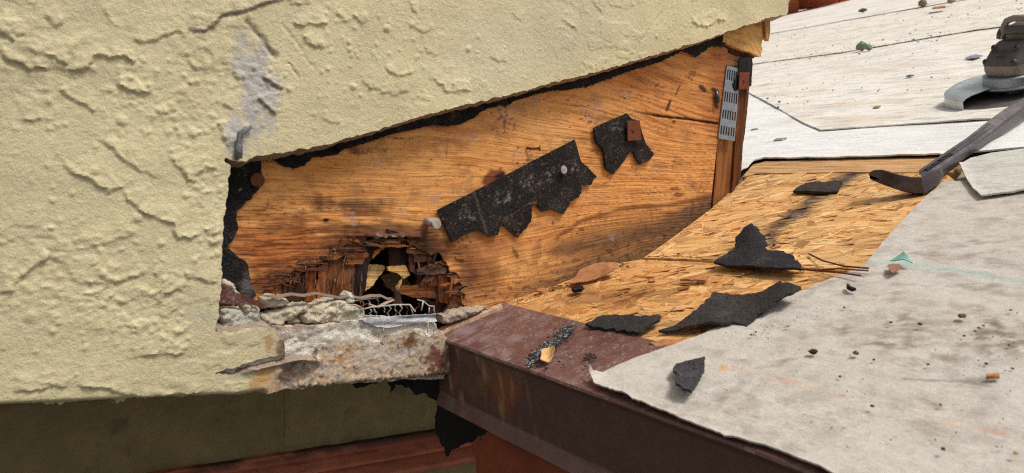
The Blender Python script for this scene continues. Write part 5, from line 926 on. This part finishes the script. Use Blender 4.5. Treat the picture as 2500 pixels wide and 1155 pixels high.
# ================================================================== PRY BAR
pb = thing('pry_bar', 'worn dark steel flat pry bar with a split claw on the roof', 'pry bar', R.at(2262, 470))
def pry():
    up = [(2243, 414), (2290, 382), (2361, 334), (2413, 293), (2448, 267), (2489, 243), (2560, 200), (2640, 150)]
    rg_ = [(2252, 436), (2310, 397), (2380, 354), (2425, 322), (2458, 294), (2500, 262), (2570, 214), (2650, 164)]
    lo = [(2292, 440), (2330, 406), (2392, 362), (2430, 334), (2465, 312), (2505, 284), (2575, 234), (2655, 184)]
    rings = []
    for i, (a, b, c) in enumerate(zip(up, rg_, lo)):
        pc = R.at(*c, .006+.002*i); d = depth_of(pc); pb_ = at_depth(*b, d-.012); pa_ = at_depth(*a, d+.006); back = pc+nrm(pa_-pb_)*.022+R.N*-.003; bk2 = pa_-R.N*.006+nrm(np.cross(pa_-pb_, pc-pb_))*0
        m = lambda p, q, t: p*(1-t)+q*t
        rings.append([pc, m(pc, pb_, .5), m(pc, pb_, .86), m(pb_, pa_, .1), m(pb_, pa_, .3), m(pb_, pa_, .36)-nrm(np.cross(pa_-pb_, at_depth(*rg_[min(i+1, 7)], d)-pb_))*0, m(pb_, pa_, .64), m(pb_, pa_, .7), m(pb_, pa_, .94), m(pa_, bk2, .5), bk2, back])
    # recessed channel along the face up to the thumb stop
    for i in range(0, 3):
        r_ = rings[i]; nn = nrm(CAM-r_[5])
        for k in (5, 6): r_[k] = r_[k]-nn*.0035
    mb = MB().loft(rings); shaft = mb.build('bar_shaft', DSTEEL, pb, True, sharp=32)
    # heel and claw: a forged foot bent sideways, split at the tip
    d0 = depth_of(R.at(2256, 476, .001)); hf = [(2246, 434), (2262, 421), (2296, 414), (2302, 428), (2294, 446), (2254, 477), (2249, 460)]
    A = [at_depth(x, y, d0-.004) for x, y in hf]; B_ = [at_depth(x+4, y-4, d0+.026) for x, y in hf]; Cn = [at_depth(x*.94+2270*.06, y*.94+446*.06, d0-.010) for x, y in hf]
    MB().loft([Cn, A, B_]).build('heel', DSTEEL, pb, True, sharp=35)
    cl = [(2258, 474), (2236, 474), (2205, 468), (2180, 460), (2158, 452), (2128, 440), (2124, 436), (2136, 438), (2150, 441), (2140, 434), (2122, 427), (2120, 422), (2134, 415), (2152, 414), (2174, 419), (2200, 427), (2226, 432), (2250, 432)]
    dd = lambda x: d0-.004+.006*((2258-x)/138)
    A = [at_depth(x, y, dd(x)-.002) for x, y in cl]; mid = [at_depth(x+.0, y, dd(x)+.010) for x, y in cl]; I = [at_depth(x*.97+2200*.03, y*.9+448*.1, dd(x)-.007) if 2160 < x else at_depth(x, y*.95+434*.05, dd(x)-.003) for x, y in cl]
    bm = bmesh.new()
    rgs = [[bm.verts.new(p) for p in rr_] for rr_ in (I, A, mid)]
    n = len(cl)
    for a, b in ((0, 1), (1, 2)):
        for k in range(n): bm.faces.new([rgs[a][k], rgs[a][(k+1) % n], rgs[b][(k+1) % n], rgs[b][k]])
    f1 = bm.faces.new(rgs[0]); f2 = bm.faces.new(rgs[2][::-1]); bmesh.ops.triangulate(bm, faces=[f1, f2]); bmesh.ops.recalc_face_normals(bm, faces=bm.faces)
    bm.verts.index_update(); v = [tuple(q.co) for q in bm.verts]; f = [[q.index for q in fc.verts] for fc in bm.faces]; bm.free()
    link('claw', v, f, CLAW, pb, None, {'Col': np.tile((.3, .3, .3), (len(v), 1)), 'gc': np.array(v)}, True, sharp=35)
    # raised lettering along the channel
    a, b = rings[0][5]*.5+rings[0][6]*.5, rings[2][5]*.5+rings[2][6]*.5; ux = nrm(b-a); uy = nrm(rings[1][7]-rings[1][4]); uy = nrm(uy-ux*(uy@ux)); un = np.cross(ux, uy)
    cu = bpy.data.curves.new('embossed_text', 'FONT'); cu.body = 'SUPER BAR  VAUGHAN'; cu.size = .0062; cu.extrude = .0006; cu.align_x = 'LEFT'; cu.align_y = 'CENTER'; cu.materials.append(DSTEEL)
    o_ = letters(cu); o_.parent = shaft; p = a+ux*.012+un*.0008-ORIG[shaft]
    o_.matrix_local = Matrix(((ux[0], uy[0], un[0], p[0]), (ux[1], uy[1], un[1], p[1]), (ux[2], uy[2], un[2], p[2]), (0, 0, 0, 1)))
pry()

# ================================================================== ANGLE GRINDER
def grinder():
    base = R.at(2470, 236, .012); g = thing('angle_grinder', 'dusty angle grinder with a steel guard lying on the upper roof', 'angle grinder', base)
    dpt = depth_of(base); mp = dpt/F
    view = nrm(base-CAM); A = nrm(R.N-view*.10); away = nrm(view-A*(view@A)); right = np.cross(away, A)
    p = right*math.cos(rad(38))-away*math.sin(rad(38)); q = away*math.cos(rad(38))+right*math.sin(rad(38))       # p along the nose edge, q back along the tool
    c = at_depth(2470, 200, dpt); k = mp
    P = lambda x, y, z, o=c: o+p*x+q*y+A*z
    # guard: part of a drum, open at the side that faces the viewer
    Rg = 142*k; hg = 40*k; bm = MB(); top = []; n = 40; t0, t1 = math.pi*.30, math.pi*1.12
    dirs = [-right*math.cos(t)-away*math.sin(t) for t in np.linspace(-2.3, .80, n)]
    prof = [(.38, 3*k), (.80, 2*k), (.93, -1*k), (1.0, -8*k), (1.0, -hg), (.985, -hg), (.985, -8*k), (.92, -3*k), (.80, 0), (.38, 1*k)]
    bm.loft([[c+d*Rg*r_+A*h for r_, h in prof] for d in dirs]); bm.build('wheel_guard', mat_simple('guard_steel', C(196, 200, 194), .35, .35, .15, 60, C(140, 122, 96), (.56, .72)), g, True, sharp=35)
    MB().lathe(c, A, [(50*k, -6*k), (64*k, -6*k), (66*k, -3*k), (64*k, 1*k), (60*k, 2*k), (59*k, 22*k), (56*k, 24*k), (40*k, 24*k)], 40).build('guard_collar', GALV, g, True, sharp=30)
    MB().lathe(c-A*30*k, A, [(12*k, 0), (128*k, -2*k), (128*k, 2*k), (60*k, 4*k), (12*k, 6*k)], 48).build('cutting_disc', mat_simple('disc_abrasive', C(92, 84, 80), .8, .1, .2, 80), g, True, sharp=30)
    MB().lathe(c-A*28*k, A, [(22*k, -4*k), (24*k, 4*k), (20*k, 26*k)], 24).build('spindle_flange', DSTEEL, g, True, sharp=30)
    def rrect(cx, cy, hx, hy, r_, z, tilt=0):
        pts = []
        for sx, sy, a0 in ((1, 1, 0), (-1, 1, 90), (-1, -1, 180), (1, -1, 270)):
            for j in range(5):
                w = rad(a0+j*22.5); x = cx+sx*(hx-r_)+r_*math.cos(w); y = cy+sy*(hy-r_)+r_*math.sin(w); pts.append(P(x, y, z+tilt*(y-cy)))
        return pts
    MB().loft([rrect(0, 8*k, 36*k, 44*k, 24*k, 20*k), rrect(0, 8*k, 42*k, 50*k, 22*k, 27*k), rrect(0, 9*k, 43*k, 52*k, 16*k, 36*k), rrect(0, 10*k, 43*k, 53*k, 14*k, 51*k)]).build('gear_housing', HOUSING, g, True, sharp=35)
    cov = MB().loft([rrect(0, 11*k, 44.5*k, 54*k, 14*k, 51.5*k), rrect(0, 12*k, 44.5*k, 54*k, 14*k, 58*k), rrect(0, 15*k, 42*k, 52*k, 14*k, 64*k), rrect(0, 26*k, 38*k, 42*k, 14*k, 90*k), rrect(0, 32*k, 32*k, 38*k, 14*k, 99*k)]).build('rubber_cover', RUBBER, g, True, sharp=30)
    body = [[P(r_*math.cos(w), y, z+r_*.9*math.sin(w)) for w in np.linspace(0, 2*math.pi, 20, endpoint=False)] for y, z, r_ in ((18*k, 92*k, 30*k), (34*k, 94*k, 46*k), (90*k, 96*k, 54*k), (200*k, 100*k, 54*k), (330*k, 112*k, 48*k), (420*k, 122*k, 46*k), (430*k, 122*k, 30*k))]
    MB().loft(body).build('motor_body', HOUSING, g, True, sharp=40)
    MB().tube([P(-32*k, 20*k, 100*k), P(-32*k, 24*k, 130*k), P(-26*k, 26*k, 142*k), P(-12*k, 28*k, 147*k), P(40*k, 28*k, 147*k), P(54*k, 30*k, 134*k), P(56*k, 30*k, 100*k)], [8*k]*7, 10).build('rear_bail', HOUSING, g, True)
    MB().tube([P(-18*k, 16*k, 122*k), P(44*k, 16*k, 122*k)], 11*k, 10).build('lock_button', RUBBER, g, True)
    MB().lathe(P(-40*k, 26*k, 112*k), nrm(-p*.8-q*.3+A*.2), [(15*k, 0), (14*k, 7*k), (8*k, 9*k)], 16).build('handle_socket', DSTEEL, g, True, sharp=40)
    e1 = p; e2 = nrm(q*11+A*26); e3 = np.cross(e1, e2)
    for x, y, z in ((-35, -36, 60), (35, -36, 60), (-28, -15, 89), (28, -15, 89)):
        MB().lathe(P(x*k, y*k, z*k), e3, [(7*k, -4*k), (7*k, 3*k), (6*k, 4.5*k), (2.6*k, 4.5*k), (2.4*k, 2.5*k)], 14).build('screw', DSTEEL, cov, True, sharp=35)
    for body_, sz, y, z in (('DEWALT', 14*k, -21.5, 80), ('|||||', 17*k, -31, 68)):      # raised badge on the sloping cover
        cu = bpy.data.curves.new('embossed_text', 'FONT'); cu.body = body_; cu.size = sz; cu.extrude = 1.6*k; cu.align_x = 'CENTER'; cu.align_y = 'CENTER'; cu.materials.append(RUBBER)
        o_ = letters(cu); o_.parent = cov; ps = P(0, y*k, z*k)+e3*2.2*k-ORIG[cov]
        o_.matrix_local = Matrix(((e1[0], e2[0], e3[0], ps[0]), (e1[1], e2[1], e3[1], ps[1]), (e1[2], e2[2], e3[2], ps[2]), (0, 0, 0, 1)))
grinder()
